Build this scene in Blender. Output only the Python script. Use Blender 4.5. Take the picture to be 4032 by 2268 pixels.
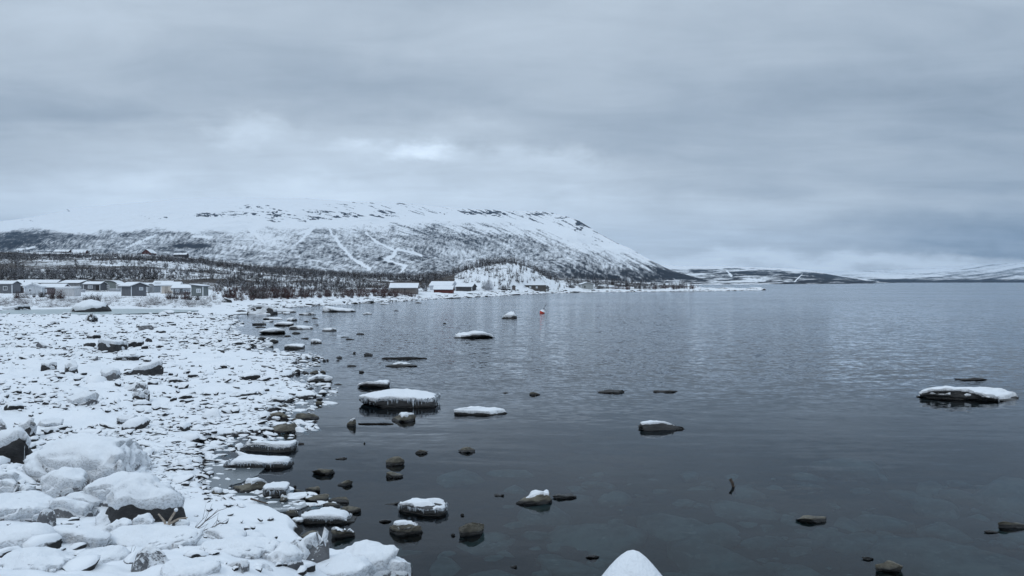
import bpy, bmesh, math, random
import numpy as np
from mathutils import Vector, Matrix

for o in list(bpy.data.objects):
    bpy.data.objects.remove(o)
sc = bpy.context.scene
COL = sc.collection
R = math.radians
random.seed(7)
rng = np.random.default_rng(11)

# ------------------------------------------------------------------ camera
CAMZ, F, HY = 4.0, 3000.0, 1110.0      # eye height above the lake, focal length and horizon row in photo pixels
cam = bpy.data.objects.new('camera', bpy.data.cameras.new('camera'))
COL.objects.link(cam)
cam.location = (0, 0, CAMZ)
cam.rotation_euler = (R(90) - math.atan((1134 - HY) / F), 0, 0)
cam.data.sensor_width = 36
cam.data.lens = 36 * F / 4032
cam.data.clip_start = 0.1
cam.data.clip_end = 60000
sc.camera = cam
sc.view_settings.view_transform = 'Standard'
sc.view_settings.look = 'None'
sc.view_settings.exposure = 0
sc.view_settings.gamma = 1
sc.render.resolution_x, sc.render.resolution_y = 1024, 576


# ------------------------------------------------------------------ node helper
class NT:
    def __init__(s, tree):
        s.t = tree; s.n = tree.nodes; s.l = tree.links
    def new(s, typ, **kw):
        n = s.n.new(typ)
        for k, v in kw.items(): setattr(n, k, v)
        return n
    def put(s, sock, v):
        if isinstance(v, bpy.types.NodeSocket): s.l.new(v, sock)
        elif v is not None:
            if isinstance(v, (tuple, list)) and len(v) == 3 and sock.type == 'RGBA': v = (*v, 1)
            sock.default_value = v
    def m(s, op, a, b=None, c=None, clamp=False):
        n = s.new('ShaderNodeMath', operation=op, use_clamp=clamp)
        for i, v in enumerate((a, b, c)):
            if v is not None: s.put(n.inputs[i], v)
        return n.outputs[0]
    def ss(s, x, a, b, o0=0.0, o1=1.0):
        n = s.new('ShaderNodeMapRange', interpolation_type='SMOOTHSTEP')
        s.put(n.inputs[0], x); s.put(n.inputs[1], a); s.put(n.inputs[2], b); s.put(n.inputs[3], o0); s.put(n.inputs[4], o1)
        return n.outputs[0]
    def noise(s, vec, scale, detail=4, rough=0.55, dist=0.0):
        n = s.new('ShaderNodeTexNoise')
        s.put(n.inputs['Vector'], vec); s.put(n.inputs['Scale'], scale); s.put(n.inputs['Detail'], detail)
        s.put(n.inputs['Roughness'], rough); s.put(n.inputs['Distortion'], dist)
        return n.outputs['Fac']
    def vscale(s, vec, k):
        n = s.new('ShaderNodeVectorMath', operation='MULTIPLY'); s.put(n.inputs[0], vec); s.put(n.inputs[1], k)
        return n.outputs[0]
    def rot(s, vec, axis_angle):
        n = s.new('ShaderNodeMapping'); s.put(n.inputs[0], vec); n.inputs['Rotation'].default_value = axis_angle
        return n.outputs[0]
    def xyz(s, v):
        n = s.new('ShaderNodeSeparateXYZ'); s.put(n.inputs[0], v); return n.outputs
    def comb(s, x, y, z):
        n = s.new('ShaderNodeCombineXYZ')
        for i, v in enumerate((x, y, z)): s.put(n.inputs[i], v)
        return n.outputs[0]
    def mix(s, f, a, b):
        n = s.new('ShaderNodeMix', data_type='RGBA')
        s.put(n.inputs[0], f); s.put(n.inputs[6], a); s.put(n.inputs[7], b)
        return n.outputs[2]
    def bump(s, h, strength, dist):
        n = s.new('ShaderNodeBump'); s.put(n.inputs['Height'], h)
        n.inputs['Strength'].default_value = strength; n.inputs['Distance'].default_value = dist
        return n.outputs[0]


# ------------------------------------------------------------------ sky
SUN_EL, SUN_ROT = 48.0, 215.0
w = bpy.data.worlds.new('World'); sc.world = w; w.use_nodes = True
T = NT(w.node_tree); T.n.clear()
wout = T.new('ShaderNodeOutputWorld')
g = T.new('ShaderNodeTexCoord').outputs['Generated']
dx, dy, dz = T.xyz(g)
dzc = T.m('MAXIMUM', dz, 0.0)
pz = T.m('ADD', dzc, 0.09)
pv = T.comb(T.m('DIVIDE', dx, pz), T.m('DIVIDE', dy, pz), 0.0)           # cloud deck seen in perspective
n1 = T.noise(pv, 0.62, 6, 0.55, 0.3)
n2 = T.noise(T.vscale(pv, (0.8, 1.6, 1)), 1.7, 7, 0.6, 0.6)
n3 = T.noise(g, 3.2, 5, 0.6, 0.5)
dyc = T.m('MAXIMUM', dy, 0.05)
wob = T.m('MULTIPLY', T.m('SUBTRACT', T.noise(T.vscale(g, (1, 1, 2.2)), 7.0, 5, 0.6), 0.5), 0.30)
wob2 = T.m('MULTIPLY', T.m('SUBTRACT', T.noise(T.vscale(g, (1, 1, 2.2)), 9.0, 5, 0.6), 0.5), 0.09)
U = T.m('ADD', T.m('DIVIDE', dx, dyc), wob)
V = T.m('ADD', T.m('DIVIDE', dz, dyc), wob2)
front = T.ss(dy, 0.1, 0.4)
lum = T.m('ADD', 0.535, T.m('MULTIPLY', T.m('SUBTRACT', n1, 0.5), 0.26))
lum = T.m('ADD', lum, T.m('MULTIPLY', T.m('SUBTRACT', n2, 0.5), 0.24))
lum = T.m('ADD', lum, T.m('MULTIPLY', T.m('SUBTRACT', n3, 0.5), 0.14))
def blob(px, py, sx, sy, amp):
    global lum
    a = T.m('DIVIDE', T.m('SUBTRACT', U, (px - 2016) / F), sx / F)
    b = T.m('DIVIDE', T.m('SUBTRACT', V, (HY - py) / F), sy / F)
    e = T.m('EXPONENT', T.m('MULTIPLY', T.m('ADD', T.m('MULTIPLY', a, a), T.m('MULTIPLY', b, b)), -1.0))
    lum = T.m('ADD', lum, T.m('MULTIPLY', T.m('MULTIPLY', e, front), amp))
SKY_BLOBS = [
    (1610, 600, 240, 42, 0.36), (985, 515, 120, 42, 0.16), (2150, 640, 220, 45, 0.13), (1300, 600, 800, 150, 0.09), (1850, 500, 200, 40, 0.06),
    (600, 800, 1900, 140, 0.29), (2300, 930, 1000, 150, 0.17), (3300, 1035, 1300, 36, 0.25), (2600, 1060, 700, 60, 0.06), (3000, 930, 500, 30, 0.05),
    (3850, 880, 800, 55, -0.16), (4000, 975, 650, 36, -0.20), (3300, 420, 800, 160, -0.08), (3000, 700, 600, 60, -0.03),
    (3900, 560, 500, 260, -0.10), (1500, 330, 600, 110, -0.06), (300, 440, 700, 80, -0.08), (2350, 560, 500, 90, -0.05),
    (900, 690, 600, 50, -0.03), (300, 60, 700, 160, 0.07), (2050, 160, 300, 160, 0.03), (3650, 740, 700, 50, -0.06), (3900, 1060, 500, 18, 0.10)]
for b in SKY_BLOBS: blob(*b)
lum = T.m('ADD', lum, T.ss(dz, 0.36, 0.9, 0.0, 0.62))                    # an overcast sky is brightest overhead
lum = T.m('MAXIMUM', lum, 0.05)
ccol = T.mix(T.ss(lum, 0.28, 0.62), (0.79, 1.0, 1.255), (0.85, 1.0, 1.165))
tint = T.new('ShaderNodeVectorMath', operation='SCALE'); T.put(tint.inputs[0], ccol); T.put(tint.inputs['Scale'], lum)
sky = T.new('ShaderNodeTexSky'); sky.sky_type = 'NISHITA'; sky.sun_disc = False
sky.sun_elevation = R(SUN_EL); sky.sun_rotation = R(SUN_ROT)
bg1 = T.new('ShaderNodeBackground'); T.put(bg1.inputs[0], sky.outputs[0]); bg1.inputs[1].default_value = 0.05
bg2 = T.new('ShaderNodeBackground'); T.put(bg2.inputs[0], tint.outputs[0]); bg2.inputs[1].default_value = 1.06
ms = T.new('ShaderNodeMixShader'); ms.inputs[0].default_value = 0.94
T.l.new(bg1.outputs[0], ms.inputs[1]); T.l.new(bg2.outputs[0], ms.inputs[2]); T.l.new(ms.outputs[0], wout.inputs[0])

sl = bpy.data.lights.new('sun', 'SUN'); sl.energy = 0.5; sl.angle = R(20); sl.color = (1.0, 0.96, 0.9)
sun = bpy.data.objects.new('sun', sl); COL.objects.link(sun)
sun.rotation_euler = (R(90 - SUN_EL), 0, R(180 - SUN_ROT))


# ------------------------------------------------------------------ numpy helpers
def ss(a, b, x):
    t = np.clip((x - a) / (b - a), 0, 1); return t * t * (3 - 2 * t)
def _h(ix, iy, iz, seed):
    h = (ix.astype(np.int64) * 374761393 + iy.astype(np.int64) * 668265263 + iz.astype(np.int64) * 2147483647 + seed * 1274126177) & 0xffffffff
    h = ((h ^ (h >> 13)) * 1274126177) & 0xffffffff
    h = ((h ^ (h >> 15)) * 2246822519) & 0xffffffff
    return ((h ^ (h >> 16)) & 0xffff) / 32767.5 - 1
def vn(p, seed=0):
    i = np.floor(p); f = p - i; f = f * f * (3 - 2 * f); i = i.astype(np.int64)
    r = 0
    for a in (0, 1):
        wx = f[:, 0] if a else 1 - f[:, 0]
        for b in (0, 1):
            wy = f[:, 1] if b else 1 - f[:, 1]
            for c in (0, 1):
                wz = f[:, 2] if c else 1 - f[:, 2]
                r = r + wx * wy * wz * _h(i[:, 0] + a, i[:, 1] + b, i[:, 2] + c, seed)
    return r
def fbm(p, seed=0, octv=4, gain=0.5):
    r = 0; a = 1.0; s = 0; p = np.asarray(p, float)
    for k in range(octv):
        r = r + a * vn(p * (2.03 ** k) + k * 17.3, seed + k); s += a; a *= gain
    return r / s * 1.4
def fbm2(x, y, seed=0, octv=4, gain=0.5):
    x = np.asarray(x, float); sh = np.broadcast(x, y).shape
    X, Y = np.broadcast_arrays(x, y)
    return fbm(np.stack([X.ravel(), Y.ravel(), np.full(X.size, 0.37)], 1), seed, octv, gain).reshape(sh)

def mesh(name, V, Fc, mats=(), smooth=True, fm=None):
    V = np.asarray(V, np.float32); Fc = np.asarray(Fc, np.int32)
    me = bpy.data.meshes.new(name)
    n, k = Fc.shape
    me.vertices.add(len(V)); me.vertices.foreach_set('co', V.ravel())
    me.loops.add(n * k); me.loops.foreach_set('vertex_index', Fc.ravel())
    me.polygons.add(n); me.polygons.foreach_set('loop_start', np.arange(0, n * k, k, dtype=np.int32))
    me.polygons.foreach_set('loop_total', np.full(n, k, dtype=np.int32))
    for m_ in (mats if isinstance(mats, (list, tuple)) else [mats]): me.materials.append(m_)
    if fm is not None: me.polygons.foreach_set('material_index', np.asarray(fm, np.int32))
    me.polygons.foreach_set('use_smooth', np.full(n, smooth, dtype=bool))
    me.update(calc_edges=True); me.validate()
    return me
def ob(name, me, loc=(0, 0, 0), rz=0, parent=None, label=None, cat=None, group=None, kind=None):
    o = bpy.data.objects.new(name, me); COL.objects.link(o)
    o.location = loc; o.rotation_euler = (0, 0, rz)
    if parent is not None: o.parent = parent
    if label: o['label'] = label
    if cat: o['category'] = cat
    if group: o['group'] = group
    if kind: o['kind'] = kind
    return o
def attr(me, name, arr):
    a = me.attributes.new(name, 'FLOAT', 'POINT'); a.data.foreach_set('value', np.asarray(arr, np.float32).ravel())
def gridfaces(nr, nc):
    i = np.arange(nr - 1)[:, None] * nc + np.arange(nc - 1)[None, :]
    i = i.ravel(); return np.stack([i, i + 1, i + nc + 1, i + nc], 1)

def W0(px, py, z=0.0):
    D = (CAMZ - z) * F / (py - HY)
    return ((px - 2016) / F * D, D)


# ------------------------------------------------------------------ materials
def mat(name):
    m_ = bpy.data.materials.new(name); m_.use_nodes = True
    t = NT(m_.node_tree); b = t.n['Principled BSDF']
    return m_, t, b
def obj_co(t): return t.new('ShaderNodeTexCoord').outputs['Object']
def geo(t): return t.new('ShaderNodeNewGeometry')
SNOWC = (0.71, 0.745, 0.785)

def m_snow():
    m_, t, b = mat('snow'); p = geo(t).outputs['Position']
    n = t.noise(p, 6, 4); n2_ = t.noise(p, 45, 3); n3_ = t.noise(p, 1.3, 3)
    nz = t.xyz(geo(t).outputs['Normal'])[2]            # where it is steep the snow is thin and the stone shows through as grain
    thin = t.ss(t.m('ADD', nz, t.m('MULTIPLY', t.m('SUBTRACT', t.noise(p, 2.6, 4, 0.6), 0.5), 1.1)), 0.62, 0.30)
    speck = t.ss(t.noise(t.vscale(p, (1, 1, 1.6)), 26, 4, 0.7), 0.46, 0.62)
    c0_ = t.mix(t.ss(n3_, 0.3, 0.7), (0.665, 0.705, 0.75), SNOWC)
    t.put(b.inputs['Base Color'], t.mix(t.m('MULTIPLY', thin, t.m('ADD', t.m('MULTIPLY', speck, 0.50), 0.12)), c0_, (0.22, 0.23, 0.245)))
    b.inputs['Roughness'].default_value = 0.85
    b.inputs['Specular IOR Level'].default_value = 0.15
    t.put(b.inputs['Normal'], t.bump(t.m('ADD', n, t.m('MULTIPLY', n2_, 0.3)), 0.8, 0.04))
    return m_
M_SNOW = m_snow()

def rock_color(t, p, c0, c1, c2, sc_=4):
    n = t.noise(p, sc_, 6, 0.65); n2_ = t.noise(t.vscale(p, (1, 1, 4)), sc_ * 2.5, 5, 0.7)
    c = t.mix(t.ss(n, 0.35, 0.65), c0, c1)
    return t.mix(t.ss(n2_, 0.55, 0.78), c, c2), n, n2_
def m_rock(name, c0, c1, c2, rough=0.6, frost=0.0, wet=True):
    m_, t, b = mat(name); G_ = geo(t); p = G_.outputs['Position']
    c, n, n2_ = rock_color(t, p, c0, c1, c2)
    if wet:                                   # the strip the waves keep wet is darker and glossier
        z = t.xyz(p)[2]
        wl = t.m('ADD', z, t.m('MULTIPLY', t.m('SUBTRACT', n, 0.5), 0.06))
        wf = t.ss(wl, 0.035, 0.075)
        c = t.mix(wf, (0.008, 0.008, 0.008), c)
        t.put(b.inputs['Roughness'], t.m('ADD', 0.22, t.m('MULTIPLY', wf, rough - 0.22)))
    else:
        b.inputs['Roughness'].default_value = rough
    if frost > 0:
        nz = t.xyz(G_.outputs['Normal'])[2]
        fr = t.m('ADD', t.m('ADD', t.m('MULTIPLY', nz, 0.45), t.noise(p, 17, 5, 0.75)), t.m('MULTIPLY', n, 0.5))
        c = t.mix(t.ss(fr, 1.12 - frost, 1.27 - frost), c, SNOWC)
    t.put(b.inputs['Base Color'], c)
    t.put(b.inputs['Normal'], t.bump(t.m('ADD', n, t.m('MULTIPLY', n2_, 0.7)), 0.9, 0.06))
    return m_
M_DARK = m_rock('wet_slate', (0.014, 0.015, 0.017), (0.032, 0.033, 0.034), (0.055, 0.053, 0.048), 0.5)
M_BROWN = m_rock('olive_brown_rock', (0.06, 0.056, 0.045), (0.14, 0.13, 0.10), (0.24, 0.22, 0.175), 0.65)
M_GREY = m_rock('frosted_grey_rock', (0.10, 0.105, 0.115), (0.18, 0.185, 0.195), (0.07, 0.07, 0.072), 0.8, frost=0.30, wet=False)
M_GREY2 = m_rock('grey_rock', (0.085, 0.09, 0.10), (0.15, 0.155, 0.165), (0.045, 0.045, 0.047), 0.8, frost=0.06, wet=False)
M_DARKLAND = m_rock('dark_slate', (0.012, 0.013, 0.015), (0.03, 0.031, 0.033), (0.06, 0.058, 0.054), 0.7, wet=False)

def m_stones():        # small stones: whatever faces up carries snow
    m_, t, b = mat('snowed_stones'); G_ = geo(t); p = G_.outputs['Position']
    c, n, n2_ = rock_color(t, p, (0.014, 0.015, 0.017), (0.035, 0.036, 0.037), (0.08, 0.078, 0.07), 5)
    nz = t.xyz(G_.outputs['Normal'])[2]
    f = t.ss(t.m('ADD', nz, t.m('MULTIPLY', t.m('SUBTRACT', t.noise(p, 9, 3), 0.5), 0.5)), 0.20, 0.34)
    t.put(b.inputs['Base Color'], t.mix(f, c, SNOWC)); b.inputs['Roughness'].default_value = 0.75
    b.inputs['Specular IOR Level'].default_value = 0.2
    t.put(b.inputs['Normal'], t.bump(n, 0.5, 0.03))
    return m_
M_STONES = m_stones()

def m_ground():
    m_, t, b = mat('snowy_shore'); G_ = geo(t); p = G_.outputs['Position']
    x, y, z = t.xyz(p)
    a = t.new('ShaderNodeAttribute', attribute_name='scrub').outputs['Fac']
    r_ = t.new('ShaderNodeAttribute', attribute_name='rock').outputs['Fac']
    n = t.noise(p, 0.5, 5, 0.65); n2_ = t.noise(p, 1.7, 5, 0.65); n3_ = t.noise(p, 7, 4)
    snow = t.mix(t.ss(n, 0.3, 0.7), (0.665, 0.705, 0.75), SNOWC)
    # heather and stones showing through on the hill
    sp = t.m('ADD', t.m('MULTIPLY', n2_, 0.7), t.m('MULTIPLY', n, 0.5))
    f = t.ss(t.m('ADD', sp, t.m('MULTIPLY', a, 0.42)), 0.76, 0.90)
    c = t.mix(f, snow, (0.045, 0.038, 0.034))
    rk, _, _ = rock_color(t, p, (0.014, 0.015, 0.017), (0.03, 0.03, 0.031), (0.055, 0.052, 0.046), 3)
    edge = t.ss(t.m('ADD', z, t.m('MULTIPLY', t.m('SUBTRACT', n3_, 0.5), 0.12)), 0.05, 0.10)
    c = t.mix(edge, rk, c)
    c = t.mix(t.ss(t.m('ADD', r_, t.m('MULTIPLY', t.m('SUBTRACT', n3_, 0.5), 0.5)), 0.45, 0.6), c, rk)
    t.put(b.inputs['Base Color'], c); b.inputs['Roughness'].default_value = 0.85
    b.inputs['Specular IOR Level'].default_value = 0.15
    t.put(b.inputs['Normal'], t.bump(t.m('ADD', t.noise(p, 5, 4), t.m('MULTIPLY', n2_, 0.6)), 0.55, 0.05))
    return m_
M_GROUND = m_ground()

def m_bed():
    m_, t, b = mat('lake_bed'); p = geo(t).outputs['Position']
    c, n, n2_ = rock_color(t, p, (0.02, 0.024, 0.02), (0.045, 0.047, 0.038), (0.10, 0.095, 0.08), 1.2)
    t.put(b.inputs['Base Color'], c); b.inputs['Roughness'].default_value = 0.9
    t.put(b.inputs['Normal'], t.bump(n, 0.8, 0.1))
    return m_
def m_bedstone():
    m_, t, b = mat('submerged_stone'); p = geo(t).outputs['Position']
    oi = t.new('ShaderNodeObjectInfo').outputs['Random']
    c, n, n2_ = rock_color(t, p, (0.12, 0.12, 0.10), (0.28, 0.27, 0.23), (0.46, 0.43, 0.38), 1.6)
    t.put(b.inputs['Base Color'], c); b.inputs['Roughness'].default_value = 0.9
    return m_

W_FINE, W_MID, W_LONG = 0.95, 0.5, 0.075
def m_water():
    m_ = bpy.data.materials.new('lake_water'); m_.use_nodes = True
    t = NT(m_.node_tree); t.n.clear()
    out = t.new('ShaderNodeOutputMaterial')
    p = geo(t).outputs['Position']; x, y, z = t.xyz(p)
    gl = t.new('ShaderNodeBsdfGlossy'); gl.distribution = 'MULTI_GGX'; tr = t.new('ShaderNodeBsdfTransparent'); mx = t.new('ShaderNodeMixShader')
    fr = t.new('ShaderNodeFresnel'); fr.inputs['IOR'].default_value = 1.333
    # ripples: wind ripples out in the lake, long lazy ones inshore, in patches; the surface slope comes straight from noise
    patch = t.noise(t.vscale(p, (0.012, 0.035, 1)), 1.0, 4, 0.6, 0.4)
    wind = t.m('MULTIPLY', t.ss(y, 19, 36), t.ss(t.m('SUBTRACT', x, t.m('MULTIPLY', y, -0.40)), 0.0, 14))
    wind = t.m('MULTIPLY', wind, t.ss(patch, 0.32, 0.62, 0.55, 1.0))
    def slope(vec, sc_, det, amp):
        n = t.new('ShaderNodeTexNoise'); t.put(n.inputs['Vector'], vec); t.put(n.inputs['Scale'], sc_); t.put(n.inputs['Detail'], det)
        n.inputs['Roughness'].default_value = 0.6
        c = t.new('ShaderNodeVectorMath', operation='SUBTRACT'); t.put(c.inputs[0], n.outputs['Color']); c.inputs[1].default_value = (.5, .5, .5)
        k = t.new('ShaderNodeVectorMath', operation='SCALE'); t.put(k.inputs[0], c.outputs[0]); t.put(k.inputs['Scale'], amp)
        return k.outputs[0]
    def vadd(a, b):
        n = t.new('ShaderNodeVectorMath', operation='ADD'); t.put(n.inputs[0], a); t.put(n.inputs[1], b); return n.outputs[0]
    sA = slope(t.vscale(t.rot(p, (0, 0, R(8))), (1.0, 1.7, 1)), 3.2, 3, t.m('MULTIPLY', wind, W_FINE))
    sB = slope(t.vscale(t.rot(p, (0, 0, R(-9))), (0.45, 1.0, 1)), 1.5, 3, t.m('MULTIPLY', wind, W_MID))
    sC = slope(t.vscale(t.rot(p, (0, 0, R(5))), (0.22, 1.0, 1)), 1.5, 3, W_LONG)
    sD = slope(t.vscale(t.rot(p, (0, 0, R(-4))), (0.35, 1.0, 1)), 6.0, 2, W_LONG * 0.6)
    tot = vadd(vadd(sA, sB), vadd(sC, sD)); sx_, sy_, _z = t.xyz(tot)
    nn = t.new('ShaderNodeVectorMath', operation='NORMALIZE'); t.put(nn.inputs[0], t.comb(t.m('MULTIPLY', sx_, 1.1), t.m('SUBTRACT', sy_, t.m('MULTIPLY', wind, 0.05)), 1.0))
    nf = t.new('ShaderNodeVectorMath', operation='NORMALIZE'); t.put(nf.inputs[0], t.comb(t.m('MULTIPLY', sx_, 0.4), t.m('MULTIPLY', sy_, 0.65), 1.0))
    t.l.new(nn.outputs[0], gl.inputs['Normal']); t.l.new(nf.outputs[0], fr.inputs['Normal'])
    gl.inputs['Color'].default_value = (0.93, 0.96, 1.0, 1)
    t.put(gl.inputs['Roughness'], t.ss(y, 25, 250, 0.02, 0.10))
    tr.inputs['Color'].default_value = (0.235, 0.35, 0.40, 1)
    t.l.new(t.m('POWER', fr.outputs[0], 1.12), mx.inputs[0]); t.l.new(tr.outputs[0], mx.inputs[1]); t.l.new(gl.outputs[0], mx.inputs[2])
    t.l.new(mx.outputs[0], out.inputs[0])
    return m_

def m_ice(name, col, rough=0.35, snowf=0.3):
    m_, t, b = mat(name); p = geo(t).outputs['Position']
    n = t.noise(t.vscale(p, (0.35, 1, 1)), 0.5, 5, 0.6, 0.5); n2_ = t.noise(p, 3, 5, 0.7)
    f = t.ss(t.m('ADD', n, t.m('MULTIPLY', n2_, 0.35)), 0.82 - snowf, 1.0 - snowf)
    t.put(b.inputs['Base Color'], t.mix(f, col, SNOWC)); 
    t.put(b.inputs['Roughness'], t.m('ADD', rough, t.m('MULTIPLY', f, 0.4)))
    t.put(b.inputs['Normal'], t.bump(n2_, 0.2, 0.02))
    return m_
M_POND = m_ice('pond_ice', (0.30, 0.37, 0.385), 0.3, 0.02)
M_THINICE = m_ice('thin_ice', (0.10, 0.12, 0.135), 0.25, 0.12)
def m_icicle():
    m_, t, b = mat('icicle'); p = geo(t).outputs['Position']
    n = t.noise(t.vscale(p, (14, 14, 4)), 1.0, 3)
    t.put(b.inputs['Base Color'], t.mix(t.ss(n, 0.35, 0.65), (0.12, 0.14, 0.165), (0.62, 0.68, 0.74)))
    b.inputs['Roughness'].default_value = 0.2
    return m_
M_ICICLE = m_icicle()

def m_plain(name, col, rough=0.7, var=0.25, sc_=3.0, stretch=(1, 1, 1), metal=0):
    m_, t, b = mat(name); p = obj_co(t)
    n = t.noise(t.vscale(p, stretch), sc_, 5, 0.65)
    dk = tuple(c * (1 - var) for c in col); lt = tuple(min(1, c * (1 + var)) for c in col)
    t.put(b.inputs['Base Color'], t.mix(t.ss(n, 0.3, 0.7), dk, lt)); b.inputs['Roughness'].default_value = rough
    b.inputs['Metallic'].default_value = metal
    t.put(b.inputs['Normal'], t.bump(n, 0.3, 0.02))
    return m_
def m_boards(name, col, rough=0.8):
    m_, t, b = mat(name); p = obj_co(t); x, y, z = t.xyz(p)
    q = t.m('ADD', x, y)
    fr = t.m('FRACT', t.m('MULTIPLY', q, 6.0))
    gap = t.m('MULTIPLY', t.ss(fr, 0.0, 0.1), t.ss(fr, 1.0, 0.9))
    n = t.noise(t.vscale(p, (6, 6, 0.8)), 1.3, 5, 0.7)
    dk = tuple(c * 0.72 for c in col); lt = tuple(min(1, c * 1.2) for c in col)
    c = t.mix(t.ss(n, 0.3, 0.7), dk, lt)
    c = t.mix(gap, tuple(c_ * 0.4 for c_ in col), c)
    t.put(b.inputs['Base Color'], c); b.inputs['Roughness'].default_value = rough
    t.put(b.inputs['Normal'], t.bump(gap, 0.4, 0.02))
    return m_
_mc = {}
def boards(col):
    k = tuple(col)
    if k not in _mc: _mc[k] = m_boards('boards_%02d' % len(_mc), col)
    return _mc[k]
M_WHITE = m_plain('white_trim', (0.72, 0.76, 0.8), 0.6, 0.08)
M_GLASS = m_plain('window_glass', (0.03, 0.035, 0.045), 0.08, 0.2)
M_PALEGLASS = m_plain('curtained_glass', (0.35, 0.38, 0.42), 0.15, 0.2)
M_TAR = m_plain('dark_roof_felt', (0.03, 0.03, 0.034), 0.8, 0.3)
M_WOODPALE = m_plain('bleached_wood', (0.28, 0.24, 0.2), 0.85, 0.4, 9, (1, 1, 3))
M_WOODDARK = m_plain('dead_wood', (0.06, 0.045, 0.036), 0.85, 0.5, 9)
M_TWIG = m_plain('birch_twig', (0.034, 0.028, 0.027), 0.9, 0.4, 0.6)
M_TWIGW = m_plain('frosted_twig', (0.42, 0.44, 0.48), 0.9, 0.3, 0.6)
M_BARK = m_plain('birch_bark', (0.13, 0.12, 0.12), 0.9, 0.5, 2)
M_REDTWIG = m_plain('red_brown_twig', (0.055, 0.026, 0.024), 0.9, 0.45, 0.6)
M_STRAW = m_plain('dry_grass', (0.15, 0.135, 0.135), 0.9, 0.4, 0.8)
M_ORANGE = m_plain('buoy_orange', (0.62, 0.055, 0.025), 0.4, 0.12)
M_STEEL = m_plain('buoy_rod', (0.25, 0.27, 0.3), 0.4, 0.2)
M_BLUEBLACK = m_plain('buoy_band', (0.015, 0.02, 0.05), 0.5, 0.2)


# ------------------------------------------------------------------ shoreline and ground height
SHORE = [W0(*q) for q in [
    (1600, 2300), (1575, 2235), (1430, 2200), (1330, 2205), (1290, 2190), (1195, 2150), (1186, 2100), (1130, 2045), (1060, 2015),
    (960, 1990), (850, 1978), (800, 1950), (775, 1905), (800, 1865), (785, 1820), (745, 1757), (880, 1735), (1000, 1716),
    (1075, 1690), (1045, 1655), (1085, 1620), (1150, 1594), (1228, 1560), (1215, 1535), (1170, 1518), (1090, 1500), (1180, 1466),
    (1150, 1440), (1185, 1412), (1150, 1393), (1080, 1397), (990, 1388), (965, 1380), (990, 1366), (1015, 1345), (955, 1332),
    (900, 1312), (885, 1290), (935, 1272), (870, 1256), (925, 1241), (960, 1238), (1088, 1236), (1040, 1226), (1060, 1213),
    (1180, 1207.5), (1400, 1196), (1560, 1187), (1700, 1177.5), (1850, 1172), (1960, 1164.5), (2100, 1157), (2300, 1151), (2600, 1148),
    (2800, 1146.5), (2910, 1144.5), (2990, 1142.8), (3010, 1141.4), (2980, 1140.2), (2880, 1139), (2780, 1137), (2735, 1131), (2650, 1127.3)]]
POLY = np.array([(-3000., -60.), (40., -60.), (40., 3.5), (6., 5.0), (2.2, 6.2), (0.4, 6.6), (-0.7, 7.4), (-1.25, 9.0)] + SHORE + [(150., 740.), (-3000., 900.)])

def sdist(x, y):
    x = np.asarray(x, float); y = np.asarray(y, float); sh = x.shape
    x = x.ravel(); y = y.ravel()
    A = POLY; B = np.roll(POLY, -1, 0)
    best = np.full(x.shape, 1e12); inside = np.zeros(x.shape, bool)
    for (ax, ay), (bx, by) in zip(A, B):
        ex, ey = bx - ax, by - ay
        t = np.clip(((x - ax) * ex + (y - ay) * ey) / (ex * ex + ey * ey + 1e-12), 0, 1)
        best = np.minimum(best, (x - ax - t * ex) ** 2 + (y - ay - t * ey) ** 2)
        if ay != by:
            c = ((ay > y) != (by > y)) & (x < ex * (y - ay) / (by - ay) + ax)
            inside ^= c
    d = np.sqrt(best)
    return np.where(inside, d, -d).reshape(sh)

RIDGE_X = np.array([-700, 0, 300, 600, 700, 800, 1000, 1200, 1400, 1600, 1750, 1900, 2100, 2300, 2450, 2600, 2750, 3100])
RIDGE_Y = np.array([998, 1004, 1006, 1012, 1018, 1028, 1052, 1068, 1082, 1088, 1084, 1080, 1092, 1106, 1112, 1117, 1121, 1124.])
KN_X = np.array([1500, 1640, 1767, 1854, 1924, 1994, 2064, 2134, 2186, 2238, 2330, 2450])
KN_Z = np.array([0, 0.8, 3.6, 6.2, 7.9, 8.8, 7.6, 4.8, 2.7, 1.5, 0.4, 0.])
POND = (-54.0, 95.0, 12.0, 8.0)          # centre and radii of the frozen pool

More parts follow.
